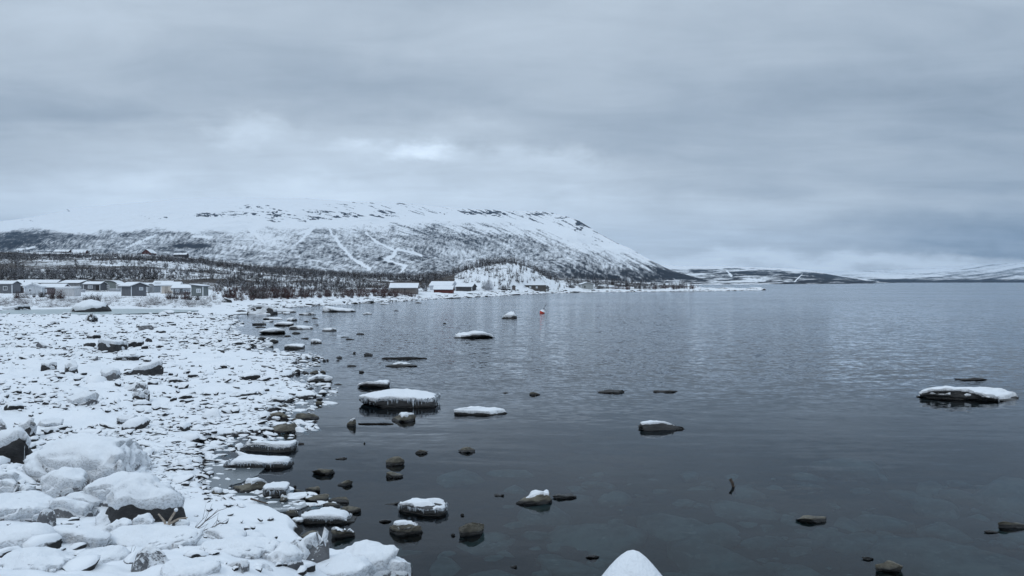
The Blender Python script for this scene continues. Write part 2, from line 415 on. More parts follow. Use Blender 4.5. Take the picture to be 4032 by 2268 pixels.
def ground(x, y):
    x = np.asarray(x, float); y = np.asarray(y, float)
    D = np.maximum(y, 0.5); px = 2016 + x / D * F
    d = sdist(x, y)
    d = d + fbm2(x * 0.55, y * 0.9, 3, 4) * np.clip(0.10 + 0.013 * D, 0, 1.6) * ss(4, 12, D)
    z = -0.35 * ss(0, 0.6, -d) - 0.05 * np.clip(-d, 0, 30)
    land = 0.17 * ss(0.0, 0.22, d) + 0.006 * np.clip(d, 0, 40) * ss(0, 1, d)
    land += 0.95 * ss(106, 136, D) * ss(1, 12, d) * ss(3000, 2500, px) + 1.25 * ss(12.5, 5.2, D) * ss(-0.1, 2.2, d)
    zr = CAMZ + (HY - np.interp(px, RIDGE_X, RIDGE_Y)) / F * 650
    hill = (zr - 1.3) * ss(175, 720, D) * 1.12 * ss(6, 60, d)
    land += hill
    land += np.interp(px, KN_X, KN_Z) * ss(225, 300, D) * ss(430, 320, D)*ss(2, 14, d)
    q = ((x - POND[0]) / POND[2]) ** 2 + ((y - POND[1]) / POND[3]) ** 2
    lump = fbm2(x * 1.1, y * 1.6, 21, 4) * 0.07 + fbm2(x * 0.25, y * 0.35, 33, 3) * 0.10
    lump += fbm2(x * 0.05, y * 0.05, 43, 4) * 1.6 * ss(160, 330, D)
    bm_ = ss(0.3, 2.5, d) * ss(105, 80, D)
    wx, wy = x + 0.25 * fbm2(x * 1.3, y * 1.3, 51, 2), y + 0.25 * fbm2(x * 1.3, y * 1.3, 52, 2)
    bil = np.abs(fbm2(wx * 1.5, wy * 1.9, 55, 2)) * 0.62 + np.abs(fbm2(wx * 0.6, wy * 0.8, 56, 2)) * 0.38
    patch_ = 0.35 + 0.65 * ss(-0.25, 0.35, fbm2(x * 0.12, y * 0.12, 57, 2) + 0.3 * ss(-4, -14, x))
    land = land + bm_ * (np.sqrt(bil) - 0.4) * 0.30 * patch_ * np.where(q < 1.4, 0, 1)
    land = land + lump * ss(0.1, 1.5, d) * (1 + 0.6 * ss(14, 6, D)) * ss(0.7, 1.3, q)
    land = np.where(q < 1.25, land - 0.16 * ss(1.25, 0.95, q), land)
    return np.where(d > 0, np.maximum(z, 0) + land, z)

def on_ground(px, py, z0=0.4):
    """where the sight line through a photo pixel meets the ground"""
    if py > HY + 1:
        Ds = np.geomspace(3.0, 900.0, 1500)
        xs = (px - 2016) / F * Ds; zs = CAMZ - (py - HY) / F * Ds
        g_ = np.maximum(ground(xs, Ds), 0.0)
        k = np.argmax(zs <= g_)
        if zs[k] <= g_[k]: return xs[k], Ds[k], g_[k]
    Ds = np.linspace(150., 700., 1000)
    xs = (px - 2016) / F * Ds; zs = CAMZ - (py - HY) / F * Ds; g_ = ground(xs, Ds)
    k = np.argmin(np.abs(zs - g_)); return xs[k], Ds[k], g_[k]

# ground mesh: fan of rows, finer near the camera
NC, NR = 700, 860
pxs = np.linspace(-520, 3090, NC); Drow = np.geomspace(3.4, 760.0, NR)
GX = (pxs[None, :] - 2016) / F * Drow[:, None]; GY = np.repeat(Drow[:, None], NC, 1)
GZ = ground(GX, GY)
gpy = HY + (CAMZ - GZ) / GY * F
DRIFT = 0.075 * ss(13.5, 11.0, GY) * ss(0.3, 1.5, sdist(GX, GY))      # snow drifted in round the feet of the near boulders
GPX = np.repeat(pxs[None, :], NR, 0)
me = mesh('shore_ground', np.stack([GX, GY, GZ + DRIFT], 2).reshape(-1, 3), gridfaces(NR, NC), M_GROUND)
GPX = np.repeat(pxs[None, :], NR, 0); GD_ = sdist(GX, GY)
scrub = ss(160, 230, GY) * (0.50 + 0.6 * fbm2(GX * 0.025, GY * 0.04, 5, 4)) * ss(8, 30, GD_) + 0.12 * ss(118, 150, GY) + (0.30 + .3 * fbm2(GX * .15, GY * .15, 6, 3)) * ss(104, 112, GY) * ss(140, 128, GY) * ss(840, 700, GPX)
scrub = np.where((GPX > 1790) & (GPX < 2260) & (GY > 235) & (GY < 330), 0.22 + 0.4 * fbm2(GX * 0.1, GY * 0.1, 8, 3), scrub)
attr(me, 'scrub', scrub)
gz_r = np.gradient(GZ, axis=0) / np.gradient(GY, axis=0)
wx, wy = GX + 0.25 * fbm2(GX * 1.3, GY * 1.3, 51, 2), GY + 0.25 * fbm2(GX * 1.3, GY * 1.3, 52, 2)
bil = np.abs(fbm2(wx * 1.5, wy * 1.9, 55, 2)) * 0.62 + np.abs(fbm2(wx * 0.6, wy * 0.8, 56, 2)) * 0.38
gap = ss(0.17, 0.07, bil) * ss(-0.05, 0.35, fbm2(GX * 0.5, GY * 0.6, 59, 3)) * ss(0.3, 1.5, GD_) * (GY < 100) * (GY > 12.5)
attr(me, 'rock', np.maximum(ss(1.0, 1.7, np.abs(gz_r)) * (GY < 120), gap))
ob('shore_ground', me, kind='structure')

# a skirt of snowy land left of and behind the viewer, out of the picture
bk = []
for yy in np.linspace(-40, 3.6, 20):
    for xx in np.linspace(-60, 40, 50):
        bk.append((xx, yy, 1.35 + 0.15 * math.sin(xx * 1.7 + yy) - (0.02 if yy > 3 else 0)))
ob('bank', mesh('bank', bk, gridfaces(20, 50), M_SNOW), kind='structure')

# lake bed and water
bx = np.linspace(500, 4700, 260); bD = np.geomspace(5.5, 90, 220)
BX = (bx[None, :] - 2016) / F * bD[:, None]; BY = np.repeat(bD[:, None], 260, 1)
BZ = -0.42 - 0.35 * ss(8, 20, BY) - 1.2 * ss(20, 70, BY) + 0.13 * fbm2(BX * 0.9, BY * 0.9, 61, 4) + 0.1 * fbm2(BX * .25, BY * .25, 63, 3)
ob('lake_bed', mesh('lake_bed', np.stack([BX, BY, BZ], 2).reshape(-1, 3), gridfaces(220, 260), m_bed()), kind='structure')
Lw = 40000
ob('deep_bed', mesh('deep_bed', [(-Lw, -100, -2.6), (Lw, -100, -2.6), (Lw, Lw, -2.6), (-Lw, Lw, -2.6)], [(0, 1, 2, 3)], m_plain('deep_bed_dimmed', (0.03, 0.035, 0.035)), False), kind='structure')  # dark bed colour stands in for light lost through deep water
ob('lake_water', mesh('lake_water', [(-Lw, -100, 0), (Lw, -100, 0), (Lw, Lw, 0), (-Lw, Lw, 0)], [(0, 1, 2, 3)], m_water(), False), kind='structure')

def disc(name, cx, cy, rx, ry, z, mt, seed, th=0.03, n=90):
    a = np.linspace(0, 2 * np.pi, n, endpoint=False)
    r = 1 + 0.16 * fbm2(np.cos(a) * 1.7, np.sin(a) * 1.7, seed, 4)
    V = [(0, 0, 0)] + [(rx * r[i] * math.cos(a[i]), ry * r[i] * math.sin(a[i]), 0) for i in range(n)] + [(rx * r[i] * math.cos(a[i]), ry * r[i] * math.sin(a[i]), -th) for i in range(n)]
    Fc = [(0, 1 + i, 1 + (i + 1) % n) for i in range(n)]
    for i in range(n):
        j = (i + 1) % n
        Fc += [(1 + i, 1 + n + i, 1 + n + j), (1 + i, 1 + n + j, 1 + j)]
    return mesh(name, V, Fc, mt, False)
o = ob('frozen_pool', disc('frozen_pool', 0, 0, POND[2] * 1.12, POND[3] * 1.12, 0, M_POND, 4), (POND[0], POND[1], 0.335), kind='structure')
for (px, py, rx, ry, sd) in [(870, 1870, 0.75, 1.25, 5), (905, 1975, 0.62, 0.5, 6), (1090, 1995, 0.5, 0.42, 7), (800, 1925, 0.5, 0.6, 9)]:
    X, Y = W0(px, py)
    ob('ice_sheet', disc('ice_sheet', 0, 0, rx, ry, 0, M_THINICE, sd, 0.02), (X, Y, 0.012 + 0.004 * (sd - 5)), kind='structure')


# ------------------------------------------------------------------ rocks
def ico(n):
    bm = bmesh.new(); bmesh.ops.create_icosphere(bm, subdivisions=n, radius=1)
    V = np.array([v.co[:] for v in bm.verts]); Fc = np.array([[v.index for v in f.verts] for f in bm.faces]); bm.free()
    return V, Fc
ICO = {n: ico(n) for n in (1, 2, 3, 4, 5)}
def vnormals(V, Fc):
    n = np.cross(V[Fc[:, 1]] - V[Fc[:, 0]], V[Fc[:, 2]] - V[Fc[:, 0]])
    N = np.zeros_like(V)
    for k in range(3): np.add.at(N, Fc[:, k], n)
    return N / (np.linalg.norm(N, axis=1, keepdims=True) + 1e-12)

def rock_shape(w_, d_, h_, seed, k=2.6, chis=9, rough=0.10, prof=None, sub=4, under=0.5, stripe=0.0):
    rg = np.random.default_rng(seed)
    V, Fc = ICO[sub]; p = V.copy()
    p = p / ((np.abs(p) ** k).sum(1) ** (1 / k))[:, None]
    for i in range(chis):
        n = rg.normal(size=3); n[2] = n[2] * 0.7 + 0.1; n /= np.linalg.norm(n)
        c = rg.uniform(0.42, 0.82) if chis > 12 else rg.uniform(0.5, 0.86)
        e = np.maximum(0, p @ n - c); p = p - n * (e * 0.98)[:, None]
    p[:, 0] /= np.abs(p[:, 0]).max(); p[:, 1] /= np.abs(p[:, 1]).max()
    up = p[:, 2] > 0
    p[:, 2] = np.where(up, p[:, 2] / p[:, 2].max(), p[:, 2] / -p[:, 2].min())
    if prof is not None:
        pr = np.interp(p[:, 0], np.linspace(-1, 1, len(prof)), prof)
        # envelope of the plain shape, so the profile decides the outline
        xs = np.linspace(-1, 1, 41); env = np.full(41, 0.05)
        idx = np.clip(((p[:, 0] + 1) * 20 + 0.5).astype(int), 0, 40)
        np.maximum.at(env, idx[up], p[up, 2]); env = np.maximum(env, 0.12)
        ev = np.interp(p[:, 0], xs, env)
        p[:, 2] = np.where(up, np.clip(p[:, 2] / ev, 0, 1) * pr, p[:, 2])
    dsp = fbm(p * 1.7 + seed, seed, 4, 0.55); dsp2 = fbm(p * 5 + seed, seed + 9, 3, 0.6)
    N = vnormals(p, Fc)
    p = p + N * (dsp * rough * 0.8 + dsp2 * rough * (0.25 if chis > 12 else 0.5))[:, None]
    if stripe: p[:, 2] += stripe * np.sign(np.sin(p[:, 2] * 14)) * 0.0
    P = p * np.array([w_ / 2, d_ / 2, 1.0])
    P[:, 2] = np.where(p[:, 2] > 0, p[:, 2] * h_, p[:, 2] * max(h_ * under, 0.08))
    return P, Fc

def snow_shell(P, Fc, T_, lo=0.25, hi=0.6, seed=0, zmin=None, bias=0.0, edge=0.25, freq=2.0, holes=0.0, bulge=0.4):
    N = vnormals(P, Fc)
    size = np.ptp(P[:, 0])
    m_ = fbm(P / max(size, 0.1) * freq * 2.2 + seed, seed + 5, 4) * edge
    sv = ss(lo, hi, N[:, 2] + m_ + bias * N[:, 0])
    if zmin is not None: sv = sv * ss(zmin * 0.8, zmin * 1.15, P[:, 2] + m_ * zmin * 0.4)
    if holes: sv = sv * ss(holes - 0.12, holes + 0.05, fbm(P / max(size, .1) * 5 + seed, seed + 77, 2) + 0.55)
    q = P + N * (T_ * bulge * sv - T_ * 0.5 * (1 - sv))[:, None]
    q[:, 2] += T_ * 0.8 * sv
    q[:, 2] += (fbm(q * 3.0 / max(size, .1) + seed, seed + 3, 3) * T_ * 0.35 + fbm(q * 5.0 + seed, seed + 4, 3) * min(T_ * .5, .03)) * sv
    keep = sv[Fc].max(1) > 0.02
    Fk = Fc[keep]; used = np.unique(Fk); mp = np.full(len(q), -1); mp[used] = np.arange(len(used))
    if len(Fk) == 0: return None
    return q[used], mp[Fk]

def icicles(P, top, seed, n=90, length=0.7):
    """thin ice fingers round the rim of a flat rock, as one mesh"""
    rg = np.random.default_rng(seed); V = []; Fc = []
    a = np.arctan2(P[:, 1], P[:, 0]); sel = P[:, 2] > top * 0.35
    rx = np.abs(P[sel, 0]).max(); ry = np.abs(P[sel, 1]).max()
    pa = np.arctan2(P[sel, 1] / ry, P[sel, 0] / rx); pr = np.hypot(P[sel, 1] / ry, P[sel, 0] / rx)
    for i in range(n):
        an = -math.pi + 2 * math.pi * (i + rg.uniform(-.4, .4)) / n
        near = np.abs((pa - an + math.pi) % (2 * math.pi) - math.pi) < 0.16
        if math.sin(an * 5 + seed) + math.sin(an * 11 + seed * 2) + rg.uniform(-.8, .8) < -0.35: short = .25
        else: short = 1.0
        r = pr[near].max() if near.any() else 0.95
        r *= rg.uniform(0.93, 0.99)
        cx, cy = rx * r * math.cos(an), ry * r * math.sin(an)
        wd = rg.uniform(0.007, 0.018) * max(0.7, min(rx * 1.2, 1.6)); L_ = top * length * rg.uniform(0.45, 1.1) * short
        zt = top * rg.uniform(0.75, 0.98); zb = max(zt - L_, 0.01); b0 = len(V)
        for q in range(4):
            V.append((cx + wd * math.cos(q * math.pi / 2), cy + wd * math.sin(q * math.pi / 2), zt))
        for q in range(4):
            V.append((cx + .75 * wd * math.cos(q * math.pi / 2), cy + .75 * wd * math.sin(q * math.pi / 2), (zt * .4 + zb * .6)))
        V.append((cx, cy, zb))
        if b0: Fc += [(b0 - 9, b0 - 7, b0 + 2), (b0 - 9, b0 + 2, b0)]      # the glaze that joins them under the snow
        for q in range(4):
            r2 = (q + 1) % 4
            Fc += [(b0 + q, b0 + 4 + q, b0 + 4 + r2), (b0 + q, b0 + 4 + r2, b0 + r2), (b0 + 4 + q, b0 + 8, b0 + 4 + r2)]
    return V, Fc

NSEED = [100]
def add_rock(name, X, Y, Z, w_, d_, h_, style, label, cat, group=None, prof=None, rz=0.0):
    """style letters: s thick snow, c small cap of snow, t flat topped with ice fringe, n bare,
       b brown stone, g grey frosted stone, k land slate, r rounded, a angular, h snow with holes, y jagged"""
    NSEED[0] += 1; sd = NSEED[0]
    m_ = M_BROWN if 'b' in style else M_GREY if 'g' in style else M_GREY2 if 'q' in style else M_DARKLAND if 'k' in style else M_DARK
    k = 2.1 if 'r' in style else 5.5 if 't' in style else 2.8
    chis = 2 if ('r' in style or 't' in style) else 16 if 'a' in style or 'y' in style else 11
    rough = 0.05 if 't' in style else 0.16 if 'y' in style else 0.11 if 'r' in style else 0.12
    big = w_ / Y > 0.03
    sub = 4 if w_ / Y > 0.012 else 3
    if w_ / Y > 0.09: sub = 5
    P, Fc = rock_shape(w_, d_, h_, sd, k, chis, rough, prof, sub)
    o = ob(name, mesh(name, P, Fc, m_, not ('a' in style or 'y' in style)), (X, Y, Z), rz, None, label, cat, group)
    if any(q in style for q in 'stcSo'):
        if 't' in style: T_, lo, hi, zm = max(0.05, min(0.13, h_ * 0.3)), 0.35, 0.6, h_ * 0.55
        elif 'o' in style: T_, lo, hi, zm = min(0.14, 0.04 + 0.1 * w_), 0.1, 0.4, h_ * 0.5
        elif 'S' in style: T_, lo, hi, zm = min(0.16, 0.03 + 0.12 * w_), 0.18, 0.5, None
        elif 's' in style: T_, lo, hi, zm = min(0.12, 0.03 + 0.18 * h_), 0.2, 0.5, h_ * 0.2
        else: T_, lo, hi, zm = min(0.06, 0.02 + 0.1 * h_), 0.55, 0.8, h_ * 0.72
        r_ = snow_shell(P, Fc, T_, lo, hi, sd, zm, edge=0.5 if not any(q in style for q in 'tro') else 0.2, bias=-0.9 if 'L' in style else 0.0, holes=0.35 if 'h' in style else 0.0)
        if r_ is not None:
            ob('snow_cap', mesh('snow_cap', r_[0], r_[1], M_SNOW), parent=o)
    if 't' in style and big:
        V, Fi = icicles(P, h_, sd, int(60 + 70 * w_))
        ob('icicle_fringe', mesh('icicle_fringe', V, Fi, M_ICICLE, False), parent=o)
    return o

# x0, x1, top row, waterline row (photo pixels), style, outline, label
FLAT = [0.3, 0.8, 1, 0.9, 0.95, 0.7, 0.3]
WR = [
 (939, 1161, 1729, 1782, 't', [.3, .35, .9, 1, 1, .98, .9, .95, 1, .95, .9], 'low ice fringed ledge with two joined snow cushions near the frozen cove', .55),
 (889, 1151, 1787, 1846, 't', [.25, .4, .85, .95, 1, 1, .95, .9, .9, .85, .5], 'wide ice fringed ledge with a lobed snow top in front of the twin cushion ledge', .55),
 (907, 1041, 1889, 1946, 'cb', [.1, .35, .45, .6, .95, 1, 1, .9, .6], 'brown rock with a small snow cap leaning on the round ice drum', .7),
 (1040, 1136, 1900, 1962, 't', [.9, 1, 1, 1, .95], 'round drum of rock ringed with icicles and topped by a dimpled snow disc', .9),
 (814, 891, 1925, 1964, 'cb', [.1, .4, .8, 1, .9, .5, .2], 'small brown rock with a white tip standing in the thin ice', .8),
 (843, 941, 1940, 1975, 'sb', [.1, .35, .8, 1, .9, .3], 'wedge of brown rock with snow on its back at the snow shelf edge', .6),
 (1095, 1135, 1954, 1986, 'cb', [.6, 1, .9, .6], 'small brown stone with a snow button under the ice drum', .9),
 (1233, 1330, 1842, 1872, 'nb', [.5, .95, 1, .95, .7], 'bare brown oval rock alone right of the lobed ledge', .55),
 (1206, 1266, 1912, 1940, 'nba', [.5, .7, .8, 1, .5], 'bare brown stone with a raised right corner', .6),
 (1151, 1196, 1926, 1946, 'nba', [1, .9, .6, .3], 'small brown wedge beside the ice drum', .6),
 (1330, 1382, 1888, 1916, 'nba', [.1, .5, .9, 1, .6], 'small pointed brown rock standing free of the others', .7),
 (1206, 1292, 1945, 1980, 'nb', [.5, .75, .9, 1, .9], 'smooth brown boulder at the left of the bare rock cluster', .65),
 (1293, 1376, 1954, 1983, 'nba', [.4, .7, .8, .9, 1, .3], 'jagged low brown rock at the right of the bare rock cluster', .5),
 (1258, 1338, 1979, 2004, 'nb', [.3, .8, 1, .8, .4], 'flat brown rock in the middle of the bare rock cluster', .6),
 (1332, 1413, 1992, 2027, 'nb', [.5, .8, 1, .95, .6], 'dark rounded rock behind the snow capped ledge with the ring shaped cap', .7),
 (1192, 1398, 2007, 2064, 't', [.7, .85, .9, .85, .95, 1, 1, .8, .4, .2], 'long rock with a lobed snow cap and ice teeth beside the snow shelf', .5),
 (1124, 1182, 2004, 2038, 'cb', [.5, 1, .9, .6], 'small rock with a double knob of snow at the shelf edge', .7),
 (1149, 1200, 2034, 2064, 's', [.7, 1, .95, .8], 'small stone under a snow pad left of the long lobed ledge', .8),
 (1285, 1390, 2076, 2122, 'cba', [.2, .7, 1, .9, .8, .5], 'grey brown angular rock with one blot of snow on its peak', .7),
 (1171, 1252, 2094, 2132, 'nba', [.2, .6, .9, 1, .7], 'brown rock tucked behind the tall pointed snow boulder', .7),
 (1182, 1235, 2007, 2026, 'nb', [.2, .7, 1, .6], 'flat dark stone between two snow topped stones', .6),
 (1499, 1585, 1797, 1836, 'nb', [.15, .45, .75, 1, 1, .6], 'bare brown boulder sloping down to the left in open water', .6),
 (1515, 1596, 1858, 1886, 'nba', [.8, 1, .8, .5, .2], 'bare brown rock with a long tail to the right in open water', .6),
 (1637, 1683, 1769, 1789, 'nb', [.3, 1, .8, .3], 'small brown hump north of the sloping brown boulder', .6),
 (1567, 1757, 1967, 2034, 'th', [.75, .95, 1, 1, .95, .95, .8, .5], 'broad rock with a broken snow crust and icicles on its left side', .6),
 (1518, 1662, 2057, 2114, 'cba', [.15, .6, .85, 1, .95, .8, .5], 'large faceted brown rock with a crumb of snow on its top', .6),
 (1520, 1574, 1979, 1991, 'n', [.2, .3, .6, 1, .8], 'flat dark sliver left of the broken snow crust rock', .5),
 (1495, 1538, 2049, 2059, 'n', [.4, 1, .9, .4], 'thin dark flake afloat left of the faceted brown rock', .4),
 (1322, 1363, 1801, 1811, 'n', [.2, .7, 1, .6], 'tiny awash rock above the small pointed brown rock', .5),
 (1809, 1879, 1760, 1785, 'nba', [.2, .8, 1, .95, .5, .2], 'dark brown dome rock in the centre of the bay', .7),
 (1943, 1991, 1946, 1957, 'nb', [.5, .9, .5, 1, .5], 'tiny double hump rock left of the snow flecked peak', .5),
 (2035, 2185, 1936, 1988, 'cba', [.1, .4, .7, 1, 1, .95, .6], 'angular dark rock with snow on its peak and a flat tail stone beside it', .6),
 (2181, 2269, 1944, 1965, 'n', [.6, 1, .8, .9, .3], 'flat dark stone trailing right of the snow flecked peak', .5),
 (1795, 1898, 2051, 2118, 'nby', [.4, .7, .9, 1, .95, .6], 'jagged split brown rock lowest in the open water', .8),
 (2308, 2360, 2186, 2203, 'nb', [.3, .9, 1, .3], 'small rusty rock close to the snowy point', .6),
 (2010, 2036, 2229, 2239, 'n', [.2, .6, 1], 'tiny dark splinter near the bottom edge of the picture', .5),
 (1976, 2035, 1228, 1256, 'sL', [.05, .5, .8, 1, .95, .5], 'pointed rock with a white left slope near the orange buoy', .7),
 (1768, 1948, 1300, 1333, 's', [.3, .65, .6, .6, .65, 1, .9, .7, .4, .1], 'long low rock with snow on the left and a dark humped right end', .4),
 (2078, 2123, 1542, 1558, 'nb', [.3, .9, 1, .6, .2], 'small brown hump midway between shore and the awash reefs', .6),
 (2356, 2467, 1533, 1549, 'n', [.3, .7, 1, .8, .9, .3], 'low awash reef, left of the pair out in the lake', .35),
 (2560, 2663, 1535, 1545, 'n', [.3, 1, .8, 1, .4], 'low awash reef, right of the pair out in the lake', .3),
 (1789, 2007, 1595, 1637, 's', [.3, .9, 1, 1, .95, .8, .7, .6, .5, .2], 'snow topped rock with a bare sloping right tip', .45),
 (2486, 2694, 1658, 1697, 'c', [.2, .7, .9, 1, 1, .8, .6, .4, .2], 'low whale backed rock with a snow streak, alone right of centre', .45),
 (3632, 4060, 1519, 1582, 's', [.4, .9, 1, 1, .95, .95, .9, .85, .7, .3, .2], 'largest offshore slab with a broken snow crust at the right edge', .4),
 (3763, 3882, 1485, 1499, 'n', [.2, .6, .7, 1, .7, .3], 'thin dark reef behind the large right hand slab', .35),
 (3141, 3266, 2031, 2061, 'nb', [.4, .9, 1, .8, .9, .5], 'bare brown rock alone in the lower right water', .5),
 (3923, 4050, 2047, 2086, 'nb', [.8, 1, .7, .5, .3], 'half sunk brown ridge cut by the right edge of the picture', .5),
 (3882, 3938, 2088, 2102, 'n', [.7, 1, .6, .3], 'small dark fin beside the half sunk ridge', .4),
 (3450, 3562, 2205, 2258, 'nb', [.7, .8, 1, .9, .7, .5], 'knobbly brown rock lowest on the right', .5),
 (3397, 3440, 2196, 2208, 'n', [.6, 1, .6], 'small dark stone at the upper end of the knobbly brown rock', .6),
 (1415, 1722, 1531, 1606, 't', [.6, .75, .85, .93, 1, 1, 1, 1, .85, .7, .65], 'biggest ice fringed table rock with a thick flat snow cap', .62),
 (1410, 1541, 1496, 1527, 's', [.2, .7, .9, 1, 1, .9], 'snow topped block just behind the biggest table rock', .5),
 (1359, 1406, 1649, 1680, 'cba', [.1, .5, .9, 1, .9], 'small upright brown rock at the left end of a thin reef', .7),
 (1541, 1638, 1627, 1664, 'cba', [.2, .5, .95, 1, .8, .5], 'snow flecked rock at the right end of a thin reef', .7),
 (1406, 1541, 1664, 1671, 'n', [.5, .9, .7, 1, .6], 'thin awash reef linking two snow flecked rocks', .12),
 (1526, 1640, 1427, 1445, 'c', [.2, .7, 1, .95, .6, .2], 'low dark lens shaped rock with a film of snow', .45),
 (1485, 1670, 1404, 1414, 'n', [.3, .8, .7, 1, .8, .6], 'long thin reef behind the dark lens shaped rock', .15),
 (1431, 1466, 1388, 1402, 'n', [.4, 1, .9, .4], 'dark round hump left of the long thin reef', .7),
 (1390, 1401, 1384, 1394, 'n', None, 'tiny dark cone left of the dark round hump', .8),
 (1369, 1404, 1435, 1443, 'n', [.3, 1, .7, .2], None, .5),
 (1411, 1432, 1459, 1467, 'n', None, None, .6),
 (1321, 1345, 1401, 1411, 'n', None, None, .6),
 (1321, 1335, 1416, 1422, 'n', None, None, .6),
 (1211, 1307, 1475, 1506, 's', [.2, .6, .9, 1, .9, .8, .4], 'brown sided rock with a snow hood off the ragged shore', .6),
 (1312, 1345, 1509, 1516, 'n', None, 'small flat stone right of the hooded brown rock', .6),
 (1259, 1281, 1457, 1471, 'nb', [.5, 1, .9, .4], 'small round grey stone above the hooded brown rock', .8),
 (1215, 1253, 1456, 1477, 'nb', [.3, .7, 1, .8], 'leaning brown stone beside the small round grey one', .7),
 (1194, 1217, 1462, 1473, 'n', None, None, .7),
 (1122, 1197, 1353, 1374, 't', [.7, .95, 1, 1, 1], 'small ice fringed table with a ring of snow, off the slab shore', .6),
 (1218, 1270, 1334, 1353, 's', [.4, .9, 1, .7, .2], 'small snow hooded rock right of the ringed table', .6),
 (1024, 1087, 1346, 1367, 's', [.4, .8, 1, .9, .4], 'snow padded slab left of the ringed table', .6),
 (1268, 1323, 1290, 1305, 't', [.5, .9, 1, 1, .6], 'flat dark rock with a thin white lid', .5),
 (1399, 1437, 1310, 1318, 'n', [.4, 1, .9, .4], None, .5),
 (1343, 1373, 1325, 1329, 'n', None, None, .4),
 (1364, 1396, 1331, 1338, 'n', None, None, .4),
 (1182, 1217, 1328, 1335, 'n', [.2, .6, 1, .7], None, .5),
 (1151, 1182, 1305, 1315, 'n', [.3, 1, .8, .3], None, .6),
 (1121, 1143, 1319, 1325, 'n', None, None, .6),
 (1015, 1125, 1290, 1315, 's', [.2, .5, .8, 1, 1, .8, .6], 'wedge shaped snow slab with a dark right end', .5),
 (1135, 1237, 1281, 1297, 's', [.5, .9, 1, .9, .8, .3], 'long dark edged slab with a snow spine', .4),
 (1080, 1163, 1266, 1284, 's', [.4, .9, 1, .9, .7], 'snow slab behind the dark edged one', .5),
 (1240, 1254, 1276, 1281, 'n', None, None, .6),
 (1196, 1221, 1262, 1268, 'n', None, None, .5),
 (1129, 1173, 1249, 1264, 's', [.4, .9, 1, .7, .4], 'small white dome near the head of the inlet', .6),
 (1226, 1254, 1249, 1256, 'n', None, None, .5),
 (1243, 1397, 1205, 1230, 's', [.5, .8, 1, .9, .7, .6, .5, .4, .2], 'low snow covered islet with a stony crest in the inlet', .35),
 (1167, 1246, 1229, 1241, 's', [.3, .6, .8, 1, .9], 'flat snow slab below the snow covered islet', .35),
 (1072, 1175, 1214, 1231, 's', [.8, 1, .9, .6, .3], 'snow tongue running out from the beach', .4),
 (1107, 1147, 1228, 1237, 's', [.4, .8, 1, .9], 'small dark edged slab under the snow tongue', .5),
 (1428, 1465, 1230, 1238, 's', [.3, .8, 1, .5], 'small snow topped rock alone off the islet', .5),
 (1551, 1573, 1221, 1225, 'n', None, None, .5),
 (1495, 1536, 1194, 1199, 's', FLAT, 'thin snow raft close under the far beach', .4),
 (1633, 1662, 1188, 1194, 's', [.4, 1, .9, .4], 'small snow mound near the far beach below the grey boathouse', .5),
 (1035, 1112, 1248, 1259, 's', FLAT, 'flat snow slab left of the small white dome', .4),
 (1033, 1083, 1261, 1268, 's', FLAT, 'thin snow slab low in the water left of the inlet', .4),
 (1017, 1047, 1325, 1339, 'n', [.5, 1, .9, .6], 'dark round boulder among the slabs', .8),
 (1060, 1095, 1333, 1348, 'c', [.5, 1, .9, .4], 'dark boulder with a white fleck among the slabs', .7),
 (975, 999, 1331, 1338, 'n', None, None, .7),
 (971, 988, 1369, 1388, 'n', [.8, 1, .9], 'black round stone at the edge of the slab shore', .9),
 (1041, 1060, 1388, 1397, 'n', None, None, .7),
 (994, 1046, 1270, 1280, 'n', [.6, .9, .8, 1, .6], 'bare dark slab in the mouth of the inlet', .5),
 (1006, 1045, 1284, 1290, 'n', FLAT, 'thin bare slab below the bare dark slab', .4),
 (1239, 1266, 1577, 1597, 'nb', [.6, 1, .9, .7], 'small dark cube like stone off the stony point', .8),
 (1246, 1269, 1567, 1576, 'n', [.6, 1, .8], None, .7),
 (1112, 1136, 1592, 1605, 'nb', None, None, .7),
 (1157, 1252, 1624, 1655, 'nba', [.5, .9, 1, .8, .8, .5, .1], 'angular brown slab pointing right from the shore', .6),
 (1068, 1173, 1663, 1706, 'nb', [.3, .7, .9, 1, 1, .7], 'big bare brown mound at the tip of the snow point', .65),
 (1054, 1110, 1622, 1648, 'nb', [.4, .9, 1, .7], 'brown rock behind the big bare brown mound', .7),
 (1100, 1140, 1630, 1651, 'nb', [.7, 1, .8, .3], 'dark rock wedged between the brown slab and the mound', .7),
 (1134, 1184, 1645, 1659, 'nb', [.2, .7, 1, .8], 'low brown stone in front of the angular slab', .6),
 (1062, 1103, 1641, 1658, 'sb', [.5, 1, .7], 'small snow hooded stone at the tip of the snow point', .7),
 (1224, 1248, 1656, 1663, 'n', None, None, .5),
 (1110, 1182, 1440, 1461, 'n', [.6, .9, 1, .9, .6], 'black flat rock at the ragged shore edge', .5),
 (1163, 1184, 1452, 1470, 'n', [.7, 1, .8], 'black round stone at the ragged shore edge', .9),
 (2939, 2964, 1133, 1142.5, 's', [.2, .7, 1, .6, .2], 'white pointed islet nearer the spit tip', .6),
 (2997, 3017, 1134, 1142.5, 's', [.2, .7, 1, .6, .2], 'white pointed islet farthest out from the spit tip', .6),
 (930, 972, 1219, 1234, 'nr', [.5, .95, 1, .8, .4], 'black boulder beside the broad snow mound on the beach', .8),
 (1430, 1438, 1740, 1749, 'n', None, None, .8), (1163, 1196, 1745, 1751, 'n', None, None, .5),
 (891, 922, 1753, 1760, 'n', None, None, .6), (1812, 1828, 2027, 2033, 'n', None, None, .6),
 (1776, 1793, 2107, 2112, 'n', None, None, .5), (1743, 1757, 1270, 1276, 'n', None, None, .6),
